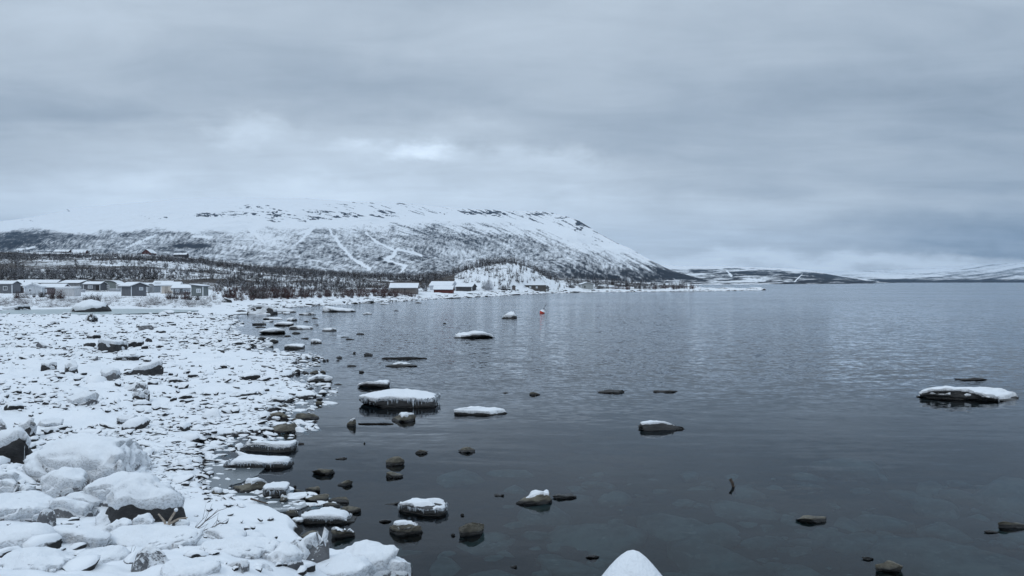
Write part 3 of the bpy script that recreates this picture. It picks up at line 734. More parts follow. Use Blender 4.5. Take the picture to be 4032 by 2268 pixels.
 (1981, 2003, 1545, 1549, 'n', None, None, .4), (1151, 1165, 1915, 1920, 'n', None, None, .6), (1182, 1196, 1981, 1986, 'n', None, None, .6),
 (1246, 1262, 1420, 1428, 'n', None, None, .7), (1270, 1282, 1413, 1423, 'n', None, None, .8), (1228, 1250, 1412, 1420, 'n', None, None, .6),
 (1205, 1222, 1423, 1431, 'n', None, None, .7), (1283, 1293, 1412, 1421, 'n', None, None, .8), (1240, 1258, 1404, 1411, 'n', None, None, .6),
 (1215, 1240, 1430, 1436, 'n', None, None, .5), (1190, 1206, 1414, 1421, 'n', None, None, .7), (1262, 1275, 1408, 1412, 'n', None, None, .5),
]
TINY = 'tiny dark stone just breaking the water'
WR = [(a, b, c, d, e.replace('nb', 'nba') if 'nba' not in e else e, f, g, h) for (a, b, c, d, e, f, g, h) in WR]
for (x0, x1, yt, yb, st, pr, lab, dr) in WR:
    Df = CAMZ * F / (yb - HY)
    w_ = (x1 - x0) / F * Df; d_ = w_ * dr
    for _ in range(12):
        hback = CAMZ - (yt - HY) / F * (Df + d_ * (0.8 if 't' in st or 's' in st else 0.5))
        if hback > 0.05 * w_ + 0.02: break
        d_ *= 0.8
    h_ = max(hback, 0.04)
    Tt = 0
    if 't' in st: Tt = max(0.05, min(0.13, h_ * 0.3)) * 1.0
    elif 's' in st: Tt = min(0.12, 0.03 + 0.18 * h_) * 0.9
    h_ = max(h_ - Tt, 0.04)
    Yc = Df + d_ / 2; X = ((x0 + x1) / 2 - 2016) / F * Yc
    w_ *= Yc / Df
    if 'n' in st or 'c' in st: w_ *= 1.13; h_ *= 0.88
    add_rock('rock', X, Yc, 0, w_, d_, h_, st, lab or TINY, 'rock', 'rocks standing in the shallow water' if lab else 'tiny rocks in the shallow water', pr)

# boulders on the beach and the near bank: x0, x1, top row, foot row
BR = [
 (286, 433, 1183, 1236, 'SkLr', [.1, .5, .85, 1, .95, .85, .75, .4], 'biggest boulder on the frozen pool, white slope left and dark face right', .9),
 (335, 388, 1231, 1269, 'Sk', [.3, .8, 1, .7, .4], 'snow cone on a dark foot in front of the biggest pool boulder', .8),
 (192, 231, 1263, 1278, 'sk', [.3, .8, 1, .6], 'small dark footed boulder left of the snow cone', .7),
 (547, 608, 1281, 1297, 'q', [.6, .9, 1, 1, .9], 'long smooth grey stone bare of snow', .5),
 (480, 645, 1434, 1479, 'ok', [.15, .35, .5, .65, .8, .95, 1, .7], 'long tilted slab with a dark undercut front', .4),
 (392, 478, 1462, 1499, 'oq', [.7, .9, 1, 1, .8], 'square grey boulder at the left end of the tilted slab', .6),
 (470, 605, 1505, 1548, 'g', [.3, .7, .9, 1, .95, .7], 'frost textured grey mound below the tilted slab', .6),
 (520, 586, 1537, 1586, 'Sk', [.5, .9, 1, .8], 'round snow ball of a boulder with a black gap under it', .8),
 (274, 400, 1546, 1598, 'Sg', [.2, .7, .95, 1, .8, .6], 'domed grey white boulder left of the frost textured mound', .6),
 (443, 547, 1397, 1423, 'sk', [.4, .7, .9, 1, .7], 'heap of dark stones with snow above the tilted slab', .6),
 (340, 382, 1400, 1422, 'gq', [.3, .7, .9, 1], 'small slanting grey boulder above the square one', .7),
 (247, 307, 1417, 1467, 'Sk', [.2, .6, 1, .7, .4], 'hooked snow peak over a black hollow', .7),
 (153, 237, 1424, 1455, 'sk', [.5, .9, 1, .8, .5], 'low dark fronted stone left of the hooked snow peak', .5),
 (378, 508, 1338, 1388, 'Sk', [.8, 1, 1, .9, .7], 'broad flat boulder wholly under snow in mid beach', .8),
 (326, 380, 1350, 1372, 'k', [.8, .9, 1, 1], 'black square edged block left of the broad flat boulder', .6),
 (140, 190, 1345, 1372, 'g', [.4, 1, .8, .4], 'frosted hump in the left middle of the beach', .7),
 (570, 600, 1330, 1347, 'k', [.3, 1, .7, .3], 'dark pointed stone in mid beach', .7),
 (23, 163, 1668, 1730, 'ok', [.1, .3, .6, .8, 1, .9], 'sloping black rock with a snow edge at the far left', .5),
 (-60, 20, 1650, 1765, 'gr', [.8, 1, 1, .8], 'tall grey frosted boulder cut by the left edge', .7),
 (150, 245, 1655, 1682, 'Sk', [.4, .9, 1, .8], 'flat snow lump right of the sloping black rock', .7),
 (456, 547, 1652, 1678, 'ok', [.6, 1, .9, .9, .7], 'snow slab with a ragged black front on the near beach', .6),
 (-80, 175, 1716, 1838, 'okr', [.5, .7, .9, 1, .9, .7], 'large snow hooded boulder with a black hollow on its lower side at the left edge', .6),
 (140, 615, 1716, 1905, 'Sgr', [.45, .8, .98, 1, .95, .85, .7, .5], 'largest rounded snow boulder on the near bank', .7),
 (159, 353, 1850, 1966, 'Sgr', [.5, .8, 1, 1, .8, .6], 'round snow boulder in front of the largest one', .7),
 (-40, 62, 1858, 1912, 'Sg', None, 'snow lump above the round boulder at the left edge', .7),
 (-90, 83, 1894, 1984, 'Sg', [.7, 1, .95, .7], 'grey sided snow boulder cut by the left edge', .7),
 (60, 150, 1918, 1978, 'Sg', None, 'small snow dome between the edge boulder and the round one', .7),
 (338, 690, 1874, 1992, 'Sgr', [.5, .8, 1, .95, .8, .7, .5], 'long rounded snow ridge between the largest and the overhanging boulder', .45),
 (258, 425, 1940, 2000, 'Sg', [.4, .9, 1, .8, .4], 'low grey faced boulder left of the overhanging one', .6),
 (425, 735, 1914, 2078, 'okr', [.45, .85, 1, .97, .85, .75, .65, .5], 'big boulder with an overhanging snow hood and bare dark front', .65),
 (664, 700, 1927, 1968, 'sg', None, 'small block of snow right of the overhanging boulder', .8),
 (-60, 212, 1964, 2062, 'Sgr', [.6, .9, 1, 1, .7, .4], 'wide snow mound with a brown seam at the left edge', .6),
 (138, 226, 2000, 2100, 'gq', [.5, .8, 1, .9, .6], 'bare grey faced stone hanging under snow on the left', .7),
 (208, 388, 1966, 2055, 'Sg', [.9, 1, .8, .6, .4], 'snow shoulder sloping right behind the small domes', .6),
 (375, 472, 2018, 2090, 'Sgr', None, 'smooth snow dome below the overhanging boulder', .8),
 (404, 513, 2047, 2135, 'Sgr', [.4, .8, 1, .8], 'second smooth snow dome, lower and to the right', .8),
 (518, 600, 2035, 2098, 'Sg', [.3, .9, 1, .5], 'pointed snow heap under the black overhang', .8),
 (404, 780, 2098, 2185, 'Sgr', [.5, .8, 1, 1, .9, .8, .6], 'broad rolling snow hummock below the root stump', .5),
 (300, 500, 2170, 2250, 'Sgr', None, 'snow hummock with dark chinks on the bottom left', .6),
 (495, 720, 2150, 2262, 'ga', [.4, .8, 1, .8, .5, .4], 'brown streaked stone breaking through the bottom snow', .6),
 (-60, 200, 2080, 2190, 'Sgr', None, 'wide soft snow bank in the bottom left corner', .6),
 (150, 420, 2100, 2175, 'Sgr', None, 'soft snow bank with a row of dark gaps', .5),
 (0, 300, 2190, 2330, 'Sgr', None, 'snow bank cut by the bottom left corner', .6),
 (780, 960, 2096, 2165, 'Sgr', None, 'snow hummock behind the broad one on the bottom', .7),
 (795, 1085, 2132, 2225, 'Sgr', [.5, .8, 1, .9, .8, .5], 'wide snow boulder with a frosted face near the point', .6),
 (940, 1060, 2095, 2160, 'Sgr', None, 'smooth snow hummock beside the flat snow shelf', .7),
 (1033, 1190, 2160, 2262, 'Sgr', [.5, .8, 1, .9, .6], 'snow boulder with pocked flank left of the pointed one', .7),
 (1142, 1308, 2103, 2236, 'Sq', [.3, .6, .85, 1, .8], 'tall pointed snow boulder with a sharp dark right edge', .7),
 (1138, 1190, 2132, 2160, 'Sg', None, 'small snow knob left of the tall pointed boulder', .8),
 (1328, 1560, 2154, 2290, 'Sgr', [.5, .8, 1, .95, .85, .75], 'big smooth snow boulder standing out over the water', .8),
 (1440, 1618, 2183, 2320, 'Sgr', [.8, 1, .9, .7, .5], 'outermost snow boulder over the water on the near bank', .8),
 (1205, 1450, 2222, 2330, 'Sgr', None, 'snow bank at the bottom edge under the smooth boulders', .7),
 (860, 1000, 2208, 2290, 'gq', [.5, .9, 1, .7], 'rust stained stone at the bottom edge', .7),
 (980, 1080, 2225, 2300, 'Sg', None, 'dark rimmed snow stone at the bottom edge', .7),
 (640, 860, 2215, 2330, 'Sgr', None, 'snow dome at the bottom edge left of the rust stained stone', .7),
 (600, 700, 1962, 1990, 'Sg', None, 'low snow pad on the slope behind the driftwood', .7),
 (955, 1092, 1201, 1239, 'Sk', [.3, .6, .9, 1, 1, .8, .5], 'broad smooth snow mound on the beach by the inlet', .5),
 (620, 690, 1222, 1237, 'sk', None, 'low snow heap behind the frozen pool', .6),
 (870, 912, 1172, 1193, 'sk', [.3, 1, .7, .4], 'snow heap against the bank right of the cabins', .6),
 (20, 110, 1202, 1222, 'Sk', [.4, .7, 1, .8], 'snowy hump at the left end of the frozen pool', .6),
]
for (x0, x1, yt, yb, st, pr, lab, dr) in BR:
    gx, D0, gz = on_ground((x0 + x1) / 2, min(yb, 2262))
    if yb > 2262:
        D0 = D0 * 0.97
    w_ = (x1 - x0) / F * D0; d_ = w_ * dr; Yc = D0 + d_ * 0.4
    w_ *= Yc / D0
    X = ((x0 + x1) / 2 - 2016) / F * Yc
    g0 = float(max(ground(X, Yc), 0))
    base = min(g0, gz) - 0.03
    Tt = min(0.16, 0.03 + 0.12 * w_) if 'S' in st else (min(0.12, 0.03 + .06) if 's' in st else 0)
    h_ = CAMZ - (yt - HY) / F * (Yc) - base - Tt * 0.9
    h_ = max(h_, 0.07)
    add_rock('boulder', X, Yc, base, w_, d_, h_, st, lab, 'boulder', 'boulders on the snowy shore', pr)

# the snowy point right by the camera
X, Y = (2493 - 2016) / F * 5.2, 5.2
ztop = CAMZ - (2139 - HY) / F * 5.2
P, Fc = rock_shape(1.5, 1.3, 1.0, 5001, 2.0, 0, 0.0, None, 5)
rr = np.hypot(P[:, 0] / 0.75, P[:, 1] / 0.65)
P[:, 2] = np.where(P[:, 2] >= 0, (1 - rr ** 1.22) * 1.12, P[:, 2]); 
o = ob('boulder', mesh('boulder', P, Fc, M_GREY), (X, Y, ztop - 1.17), 0, None, 'pointed boulder under smooth snow at the bottom edge, right of all the others', 'boulder', 'boulders on the snowy shore')
Q = P.copy(); Q[:, :2] *= 1.0
zz = (1 - np.sqrt(rr ** 2 + 0.012) ** 1.22) * 1.12 + 0.075
Q[:, 2] = np.where(P[:, 2] > -0.02, zz + 0.012 * fbm(P * 3, 8, 3), P[:, 2] * 0.8)
ob('snow_cap', mesh('snow_cap', Q, Fc, M_SNOW), parent=o)


# ------------------------------------------------------------------ loose stones on the beach
def stone_proto(seed, slab):
    rg = np.random.default_rng(seed); V, Fc = ICO[2]; p = V / ((np.abs(V) ** (4.5 if slab else 3)).sum(1) ** (1 / (4.5 if slab else 3)))[:, None]
    for i in range(10):
        n = rg.normal(size=3); n[2] *= 0.6; n /= np.linalg.norm(n); c = rg.uniform(0.5, 0.85)
        e = np.maximum(0, p @ n - c); p = p - n * e[:, None]
    p = p + vnormals(p, Fc) * (fbm(p * 2 + seed, seed, 3) * 0.08)[:, None]
    return p / np.abs(p).max(0), Fc
PROTO = [stone_proto(900 + i, i % 2 == 0) for i in range(14)]
# candidates, thicker near the viewer because there more of them can be seen
N = 27000
cpx = rng.uniform(-500, 1330, N); cpy = np.where(rng.random(N) < 0.55, rng.uniform(1236, 1420, N), rng.uniform(1400, 1960, N))
cz = 0.25
cD = (CAMZ - cz) * F / (cpy - HY); cx = (cpx - 2016) / F * cD
cd = sdist(cx, cD); cg = ground(cx, cD)
pondq = ((cx - POND[0]) / POND[2]) ** 2 + ((cD - POND[1]) / POND[3]) ** 2
clump = fbm2(cx * 0.22, cD * 0.30, 91, 4)
ok = (cd > -1.2) & (pondq > 1.1) & (cD > 13) & (rng.random(N) < np.clip(0.26 + 0.8 * clump + 0.35 * ss(5, 0, cd), 0.02, 1))
idx = np.where(ok)[0]
specs = []
for i in idx:
    near = ss(6, 0, cd[i]); sl = rng.random() < 0.16 + 0.55 * near
    s = cD[i] / 30.0
    base = 0.052 * (0.6 + 0.40 * s) * rng.lognormal(0, 0.5)
    if sl: sx, sy, sz = base * rng.uniform(1.2, 3.0), base * rng.uniform(0.8, 1.7), base * rng.uniform(0.4, 0.8)
    else: base *= 1.25; sx, sy, sz = base * rng.uniform(0.9, 1.9), base * rng.uniform(0.7, 1.2), base * rng.uniform(0.6, 1.05)
    sx = min(sx, 0.75)
    zz = max(cg[i], -0.02) + sz * rng.uniform(-0.35, 0.35)
    specs.append((sx * sz / cD[i] ** 2, cx[i], cD[i], zz, sx, sy, sz, rng.uniform(-.45, .45) if sl else rng.uniform(-3, 3), rng.normal(0, 0.10), rng.normal(0, 0.16), rng.integers(0, 7) * 2 + (0 if sl else 1)))
specs.sort(key=lambda q: -q[0])
NI = 110
pm = [mesh('beach_stone', v, f, M_STONES, True) for v, f in PROTO]
for q in specs[:NI]:
    o = ob('beach_stone', pm[q[10]], (q[1], q[2], q[3]), 0, None, 'dark stone with snow on top, poking out of the white beach', 'stone', 'loose stones on the snowy beach')
    o.scale = (q[4], q[5], q[6]); o.rotation_euler = (q[8], q[9], q[7])
def rotm(rx, ry, rz):
    return np.array((Matrix.Rotation(rz, 3, 'Z') @ Matrix.Rotation(ry, 3, 'Y') @ Matrix.Rotation(rx, 3, 'X')))
far_ = []
fp = rng.uniform(900, 3000, 30000); fy = HY + np.exp(rng.uniform(math.log(32), math.log(112), 30000))
fD = CAMZ * F / (fy - HY); fx = (fp - 2016) / F * fD; fd_ = sdist(fx, fD)
for i in np.where((fd_ > -1.2) & (fd_ < 7) & (rng.random(len(fd_)) < np.where(fd_ < 2, 1, .35)))[0][:1500]:
    s_ = rng.lognormal(-1.6, .45) * (0.5 + fD[i] / 260); zf = max(float(ground(fx[i:i+1], fD[i:i+1])[0]), 0)
    far_.append((0, fx[i], fD[i], zf, s_ * rng.uniform(.9, 2.2), s_, s_ * rng.uniform(.35, .8), rng.uniform(-.5, .5), 0, 0, rng.integers(0, 14)))
for i in range(150):
    a_, b_ = rng.uniform(-80, 1250), rng.uniform(1960, 2290)
    gx, gD, gz = on_ground(a_, b_)
    if sdist(np.array([gx]), np.array([gD]))[0] < .2: continue
    s_ = rng.lognormal(-3.1, .45)
    far_.append((0, gx, gD, gz + .075 * float(ss(13.5, 11., gD)) + s_ * rng.uniform(-.1, .3), s_ * rng.uniform(1, 2), s_, s_ * rng.uniform(.6, 1), rng.uniform(-3, 3), 0, 0, rng.integers(0, 14)))
Vs, Fs, off = [], [], 0
for q in specs[NI:] + far_:
    v, f = PROTO[q[10]]
    vv = (v * np.array(q[4:7])) @ rotm(q[8], q[9], q[7]).T + np.array(q[1:4])
    Vs.append(vv); Fs.append(f + off); off += len(v)
ob('beach_stones', mesh('beach_stones', np.concatenate(Vs), np.concatenate(Fs), M_STONES, True), kind='stuff', label='countless small snow dusted stones strewn over the beach', cat='stones')

# stones seen through the shallow water
Vs, Fs, off = [], [], 0
for i in range(520):
    py_ = rng.uniform(1750, 2330); px_ = rng.uniform(1150, 4200)
    X, Y = W0(px_, py_)
    if sdist(np.array([X]), np.array([Y]))[0] > -0.2: continue
    v, f = PROTO[rng.integers(0, 14)]
    s = rng.lognormal(-1.9, 0.65)
    zb = -0.42 - 0.35 * ss(8, 20, Y)
    vv = (v * np.array([s * rng.uniform(.8, 1.6), s, s * 0.4])) @ rotm(0, 0, rng.uniform(0, 6)).T + np.array([X, Y, zb])
    vv[:, 2] = np.minimum(vv[:, 2], -0.05)
    Vs.append(vv); Fs.append(f + off); off += len(v)
ob('lake_bed_stones', mesh('lake_bed_stones', np.concatenate(Vs), np.concatenate(Fs), m_bedstone(), True), kind='stuff', label='pale stones lying on the lake bed under clear water', cat='stones')


# ------------------------------------------------------------------ mountain
def m_mountain(name, shape):
    m_, t, b = mat(name); p = geo(t).outputs['Position']; x, y, z = t.xyz(p)
    den = t.new('ShaderNodeAttribute', attribute_name='forest').outputs['Fac']
    crag = t.new('ShaderNodeAttribute', attribute_name='crag').outputs['Fac']
    q = t.comb(x, t.m('MULTIPLY', y, 0.25), t.m('MULTIPLY', z, 0.55))
    fine = t.noise(t.vscale(q, (1, 1, 1)), shape[0], 5, 0.75)
    med = t.noise(q, shape[1], 5, 0.65, 0.3)
    f = t.ss(t.m('ADD', t.m('ADD', t.m('MULTIPLY', fine, 0.85), t.m('MULTIPLY', med, 0.35)), t.m('MULTIPLY', den, 0.42)), 0.66, 1.02)
    c = t.mix(f, SNOWC, (0.025, 0.028, 0.034))
    c = t.mix(t.ss(t.m('ADD', crag, t.m('MULTIPLY', t.m('SUBTRACT', fine, 0.5), 0.9)), 0.45, 0.7), c, (0.04, 0.045, 0.055))
    t.put(b.inputs['Base Color'], c); b.inputs['Roughness'].default_value = 0.95
    b.inputs['Specular IOR Level'].default_value = 0.05
    return m_

def seg_dist(PX, PY, pts):
    best = np.full(PX.shape, 1e9)
    for (ax, ay, aw), (bx_, by_, bw) in zip(pts[:-1], pts[1:]):
        ex, ey = bx_ - ax, by_ - ay
        t = np.clip(((PX - ax) * ex + (PY - ay) * ey) / (ex * ex + ey * ey), 0, 1)
        d = np.hypot(PX - ax - t * ex, PY - ay - t * ey) / (aw + (bw - aw) * t)
        best = np.minimum(best, d)
    return best

def slope_mesh(name, rx, ry, D0, D1, y0, ncol, nrow, xr, fdens, fcrag, mt, relief, seed, back=1.25, pw=0.85):
    px = np.linspace(xr[0], xr[1], ncol); t = np.concatenate([np.linspace(0, 1, nrow), np.linspace(1.02, back, 12)])
    PX, TT = np.meshgrid(px, t)
    d0 = np.interp(px, *D0)[None, :]; d1 = np.interp(px, *D1)[None, :]
    DD = d0 + (d1 - d0) * TT
    top = np.interp(px, rx, ry)[None, :] + fbm2(px * 0.012, 0.5, seed + 7, 4)[None, :] * 3.5
    yb = np.interp(px, *y0)[None, :]
    s = np.where(TT <= 1, np.clip(TT, 0, 1) ** pw, 1 - (TT - 1) * 1.2)
    PY = yb + (top - yb) * s
    Z = CAMZ + (HY - PY) / F * DD
    X = (PX - 2016) / F * DD
    r = fbm2(X / relief[1], DD / relief[1] * 0.8 + X / relief[1] * .5, seed, 6, 0.55)
    r = 0.35 * r - 0.65 * np.abs(fbm2(X / relief[2] - DD / relief[2] * .4, DD / relief[2], seed + 3, 5, 0.55))
    env = np.sin(np.clip(TT, 0, 1) * np.pi) ** 0.7
    Z = Z + r * relief[0] * env
    me = mesh(name, np.stack([X, DD, Z], 2).reshape(-1, 3), gridfaces(len(t), ncol), mt)
    PYr = HY - (Z - CAMZ) / DD * F
    attr(me, 'forest', fdens(PX, PYr, X, DD, Z)); attr(me, 'crag', fcrag(PX, PYr, X, DD, Z))
    return ob(name, me, kind='structure')

MRX = np.array([-900, -300, 0, 132, 272, 388, 543, 699, 885, 1211, 1397, 1590, 1800, 2000, 2123, 2204, 2272, 2359, 2421, 2483, 2545, 2607, 2670, 2763, 2856, 2950])
MRY = np.array([900, 885, 871, 856, 822, 812, 799, 783, 778, 781, 795, 801, 820, 828, 831, 846, 865, 918, 952, 980, 1017, 1048, 1073, 1098, 1118, 1121.])
TLX = np.array([-900, 0, 130, 300, 400, 600, 900, 1200, 1400, 1600, 1800, 2000, 2200, 2350, 2500, 2600, 2900])
TLY = np.array([905, 893, 880, 905, 900, 893, 897, 893, 875, 862, 858, 868, 905, 960, 1000, 1035, 1100.])
PISTES = [[(1300, 905, 4), (1345, 975, 5), (1400, 1025, 5), (1460, 1060, 5)], [(1440, 915, 4), (1480, 950, 5), (1560, 990, 6), (1545, 1010, 7), (1512, 1022, 6)],
          [(1560, 980, 5), (1640, 1000, 6), (1660, 1008, 4)], [(1512, 1022, 4), (1600, 1048, 5), (1575, 1075, 4)], [(500, 975, 3), (590, 935, 5), (620, 925, 3)],
          [(975, 880, 16), (1010, 925, 10), (1040, 955, 3)], [(1180, 920, 7), (1230, 900, 8), (1170, 960, 4)], [(60, 985, 2), (140, 972, 5)], [(760, 930, 5), (830, 935, 6)]]
SLX = np.linspace(-900, 3000, 200); SLY = np.cumsum(np.interp(SLX, [-200, 500, 900, 1400, 2000, 2500], [-.12, 0, .06, .22, .42, .55])) * (SLX[1] - SLX[0])
def fdens(PX, PY, X, D, Z):
    tl = np.interp(PX, TLX, TLY)
    below = PY - tl
    a = ss(-14, 26, below + 16 * fbm2(PX * 0.012, PY * 0.03, 5, 4))
    # streaks: level on the left, running down to the right on the right flank
    K = np.interp(PX, SLX, SLY)
    st = fbm2(PX * 0.006, (PY - K) * 0.07, 9, 5, 0.6)
    st2 = fbm2(PX * 0.02, (PY - K) * 0.2, 19, 4, 0.65)
    dens = 0.60 + 0.17 * st + 0.24 * st2
    dens += 0.30 * ss(1035, 1085, PY) * ss(1500, 2100, PX)
    dens += 0.35 * ss(400, 100, PX) * ss(905, 930, PY) * ss(1010, 960, PY)
    dens += 0.9 * np.exp(-((PX - 765) / 75) ** 2 - ((PY - 968) / 8) ** 2)
    dens += 0.12 * np.exp(-((PX - 1850) / 160) ** 2 - ((PY - 935) / 16) ** 2)
    dens += 0.4 * ss(2530, 2640, PX) * ss(1120, 1080, PY)
    dens += -0.35 * np.exp(-((PX - 1050) / 130) ** 2 - ((PY - 940) / 45) ** 2)
    dens -= 0.25 * ss(2050, 2300, PX) * ss(1010, 950, PY)
    dens -= 0.34 * ss(1250, 1500, PX) * ss(70, 0, below) * ss(2500, 2300, PX)
    dens += 0.5 * ss(1250, 1500, PX) * ss(90, 20, below) * (st2 - .1)
    for p_ in PISTES: dens -= 0.85 * ss(1.05, 0.3, seg_dist(PX + 7 * fbm2(PX * .04, PY * .08, 3, 3), PY, p_) + .35 * fbm2(PX * .05, PY * .1, 4, 3))
    return np.clip(dens, -0.5, 1.3) * a - 0.55 * (1 - a)
def fcrag(PX, PY, X, D, Z):
    c = 0
    for (a_, b_, sx, sy, am) in [(1000, 815, 60, 12, .9), (930, 845, 130, 10, .8), (1090, 832, 30, 10, 1.1), (610, 857, 90, 8, .7), (810, 850, 60, 8, .7), (1240, 860, 50, 8, .9),
                                 (1330, 850, 130, 14, .55), (1080, 860, 20, 24, .8), (265, 828, 22, 5, 1.0), (110, 868, 60, 8, .5), (1880, 838, 95, 7, 1.0), (1960, 845, 45, 7, .8), (2120, 842, 50, 8, .9),
                                 (2215, 862, 22, 10, .9), (2285, 888, 24, 20, 1.1), (2360, 955, 60, 18, .5), (2500, 992, 40, 12, .9), (1590, 800, 40, 3, .8), (1213, 781, 12, 4, 1.2), (1370, 800, 60, 3, .35)]:
        c = c + am * np.exp(-((PX - a_) / sx) ** 2 - ((PY - b_) / sy) ** 2)
    n = fbm2(PX * 0.055, PY * 0.2, 77, 5, 0.75)
    K = np.interp(PX, SLX, SLY)
    n2_ = fbm2(PX * 0.014, (PY - K) * 0.17, 79, 5, 0.75)
    slope = ss(1250, 1500, PX) * ss(2350, 2100, PX) * np.exp(-((PY - np.interp(PX, TLX, TLY) + 8) / 26) ** 2)
    up = ss(250, 700, PX) * ss(-4, -26, PY - np.interp(PX, TLX, TLY)) * ss(-105, -70, PY - np.interp(PX, TLX, TLY))
    return c * (0.42 + 2.0 * n) + 0.5 * slope * (n2_ + 0.35) + up * (0.55 + .5 * ss(800, 1200, PX)) * (n2_ + 0.16) 
M_MOUNT = m_mountain('mountain_birchwood', (0.11, 0.02))
slope_mesh('mountain', MRX, MRY, ([-900, 1500, 2300, 2620, 2950], [1500, 1400, 1100, 800, 800]), ([-900, 2100, 2500, 2950], [5200, 4300, 3000, 1700]),
           ([-900, 2200, 2400, 2620, 2950], [1096, 1112, 1118, 1124.5, 1124.5]), 1150, 300, (-900, 2950), fdens, fcrag, M_MOUNT, (110, 800, 420), 50)

def fd2(PX, PY, X, D, Z):
    st = fbm2(PX * 0.008, (PY + 0.04 * PX) * 0.16, 29, 5, 0.6) + 0.4 * fbm2(PX * 0.03, PY * 0.3, 30, 3)
    tl = np.interp(PX, [2500, 2700, 2850, 3000, 3200, 3300, 3420, 3550], [1052, 1058, 1052, 1058, 1070, 1086, 1103, 1112])
    d = 0.60 + 1.0 * st + 0.45 * ss(2980, 3150, PX)
    for p_ in [[(2862, 1066, 2), (2880, 1086, 5)], [(3160, 1078, 1.5), (3130, 1108, 2.5)]]: d = d - 1.1 * ss(1.2, 0.4, seg_dist(PX, PY, p_))
    a = ss(-5, 4, PY - tl + 3 * fbm2(PX * 0.03, PY * 0.1, 32, 3))
    return np.clip(d, -0.4, 1.2) * a - 0.55 * (1 - a)
zero = lambda PX, PY, X, D, Z: PX * 0 - 0.5
slope_mesh('far_hills', np.array([2350, 2520, 2602, 2689, 2829, 3003, 3110, 3199, 3304, 3420, 3498, 3600]), np.array([1050, 1044, 1042, 1048, 1047, 1053, 1057, 1067, 1086, 1102, 1111, 1118.]),
           ([2350, 2700, 3600], [830, 900, 1700]), ([2350, 3100, 3600], [5200, 5200, 4000]), ([2350, 2800, 3100, 3420, 3600], [1124, 1123, 1121.5, 1120, 1118.5]),
           460, 110, (2350, 3600), fd2, zero, m_mountain('far_birchwood', (0.07, 0.012)), (16, 500, 300), 60)
def fd3(PX, PY, X, D, Z):
    st = fbm2(PX * 0.006, (PY + np.interp(PX, [3500, 4000], [0, .1]) * (PX - 3500)) * 0.13, 39, 5, 0.65)
    low = ss(1095, 1108, PY)
    return 0.36 + 0.7 * st + 0.75 * low + 0.2 * ss(1062, 1075, PY) - 0.35 * ss(3900, 3500, PX) * ss(1100, 1085, PY)
slope_mesh('distant_fells', np.array([3150, 3304, 3381, 3575, 3731, 3886, 4032, 4300, 4900]), np.array([1075, 1071, 1067, 1060, 1050, 1041, 1033, 1030, 1040.]),
           ([3150, 3500, 4900], [3600, 3600, 6000]), ([3150, 4900], [10500, 10500]), ([3150, 3420, 3700, 4032, 4900], [1118, 1117, 1114.5, 1112.4, 1112.2]),
           500, 90, (3150, 4900), fd3, zero, m_mountain('fell_birchwood', (0.03, 0.005)), (45, 1500, 900), 70)
# a plain snowfield beyond, so the far end of the lake is closed
slope_mesh('snowfield', np.array([1800, 2600, 3304, 3600]), np.array([1050, 1046, 1067, 1072.]), ([1800, 3600], [6000, 6000]), ([1800, 3600], [12000, 12000]),
           ([1800, 3600], [1112, 1112]), 120, 40, (1800, 3600), lambda a, b, c, d, e: a * 0 - 0.3 + 0.1 * fbm2(a * .01, b * .1, 3), zero, m_mountain('snowfield', (0.02, 0.004)), (20, 1500, 900), 80)


# ------------------------------------------------------------------ buildings
def boxv(x0, x1, y0, y1, z0, z1):
    V = [(x0, y0, z0), (x1, y0, z0), (x1, y1, z0), (x0, y1, z0), (x0, y0, z1), (x1, y0, z1), (x1, y1, z1), (x0, y1, z1)]
    Fc = [(0, 3, 2, 1), (4, 5, 6, 7), (0, 1, 5, 4), (1, 2, 6, 5), (2, 3, 7, 6), (3, 0, 4, 7)]
    return V, Fc
class MB:
    def __init__(s): s.V = []; s.F = []
    def box(s, *a):
        V, Fc = boxv(*a); b = len(s.V); s.V += V; s.F += [tuple(i + b for i in f) for f in Fc]; return s
    def poly(s, V, Fc):
        b = len(s.V); s.V += [tuple(v) for v in V]; s.F += [tuple(i + b for i in f) for f in Fc]; return s
    def me(s, name, m_):
        me = bpy.data.meshes.new(name); me.from_pydata(s.V, [], s.F); me.materials.append(m_); me.update(); return me
def rbox(name, m_, *a): return MB().box(*a).me(name, m_)

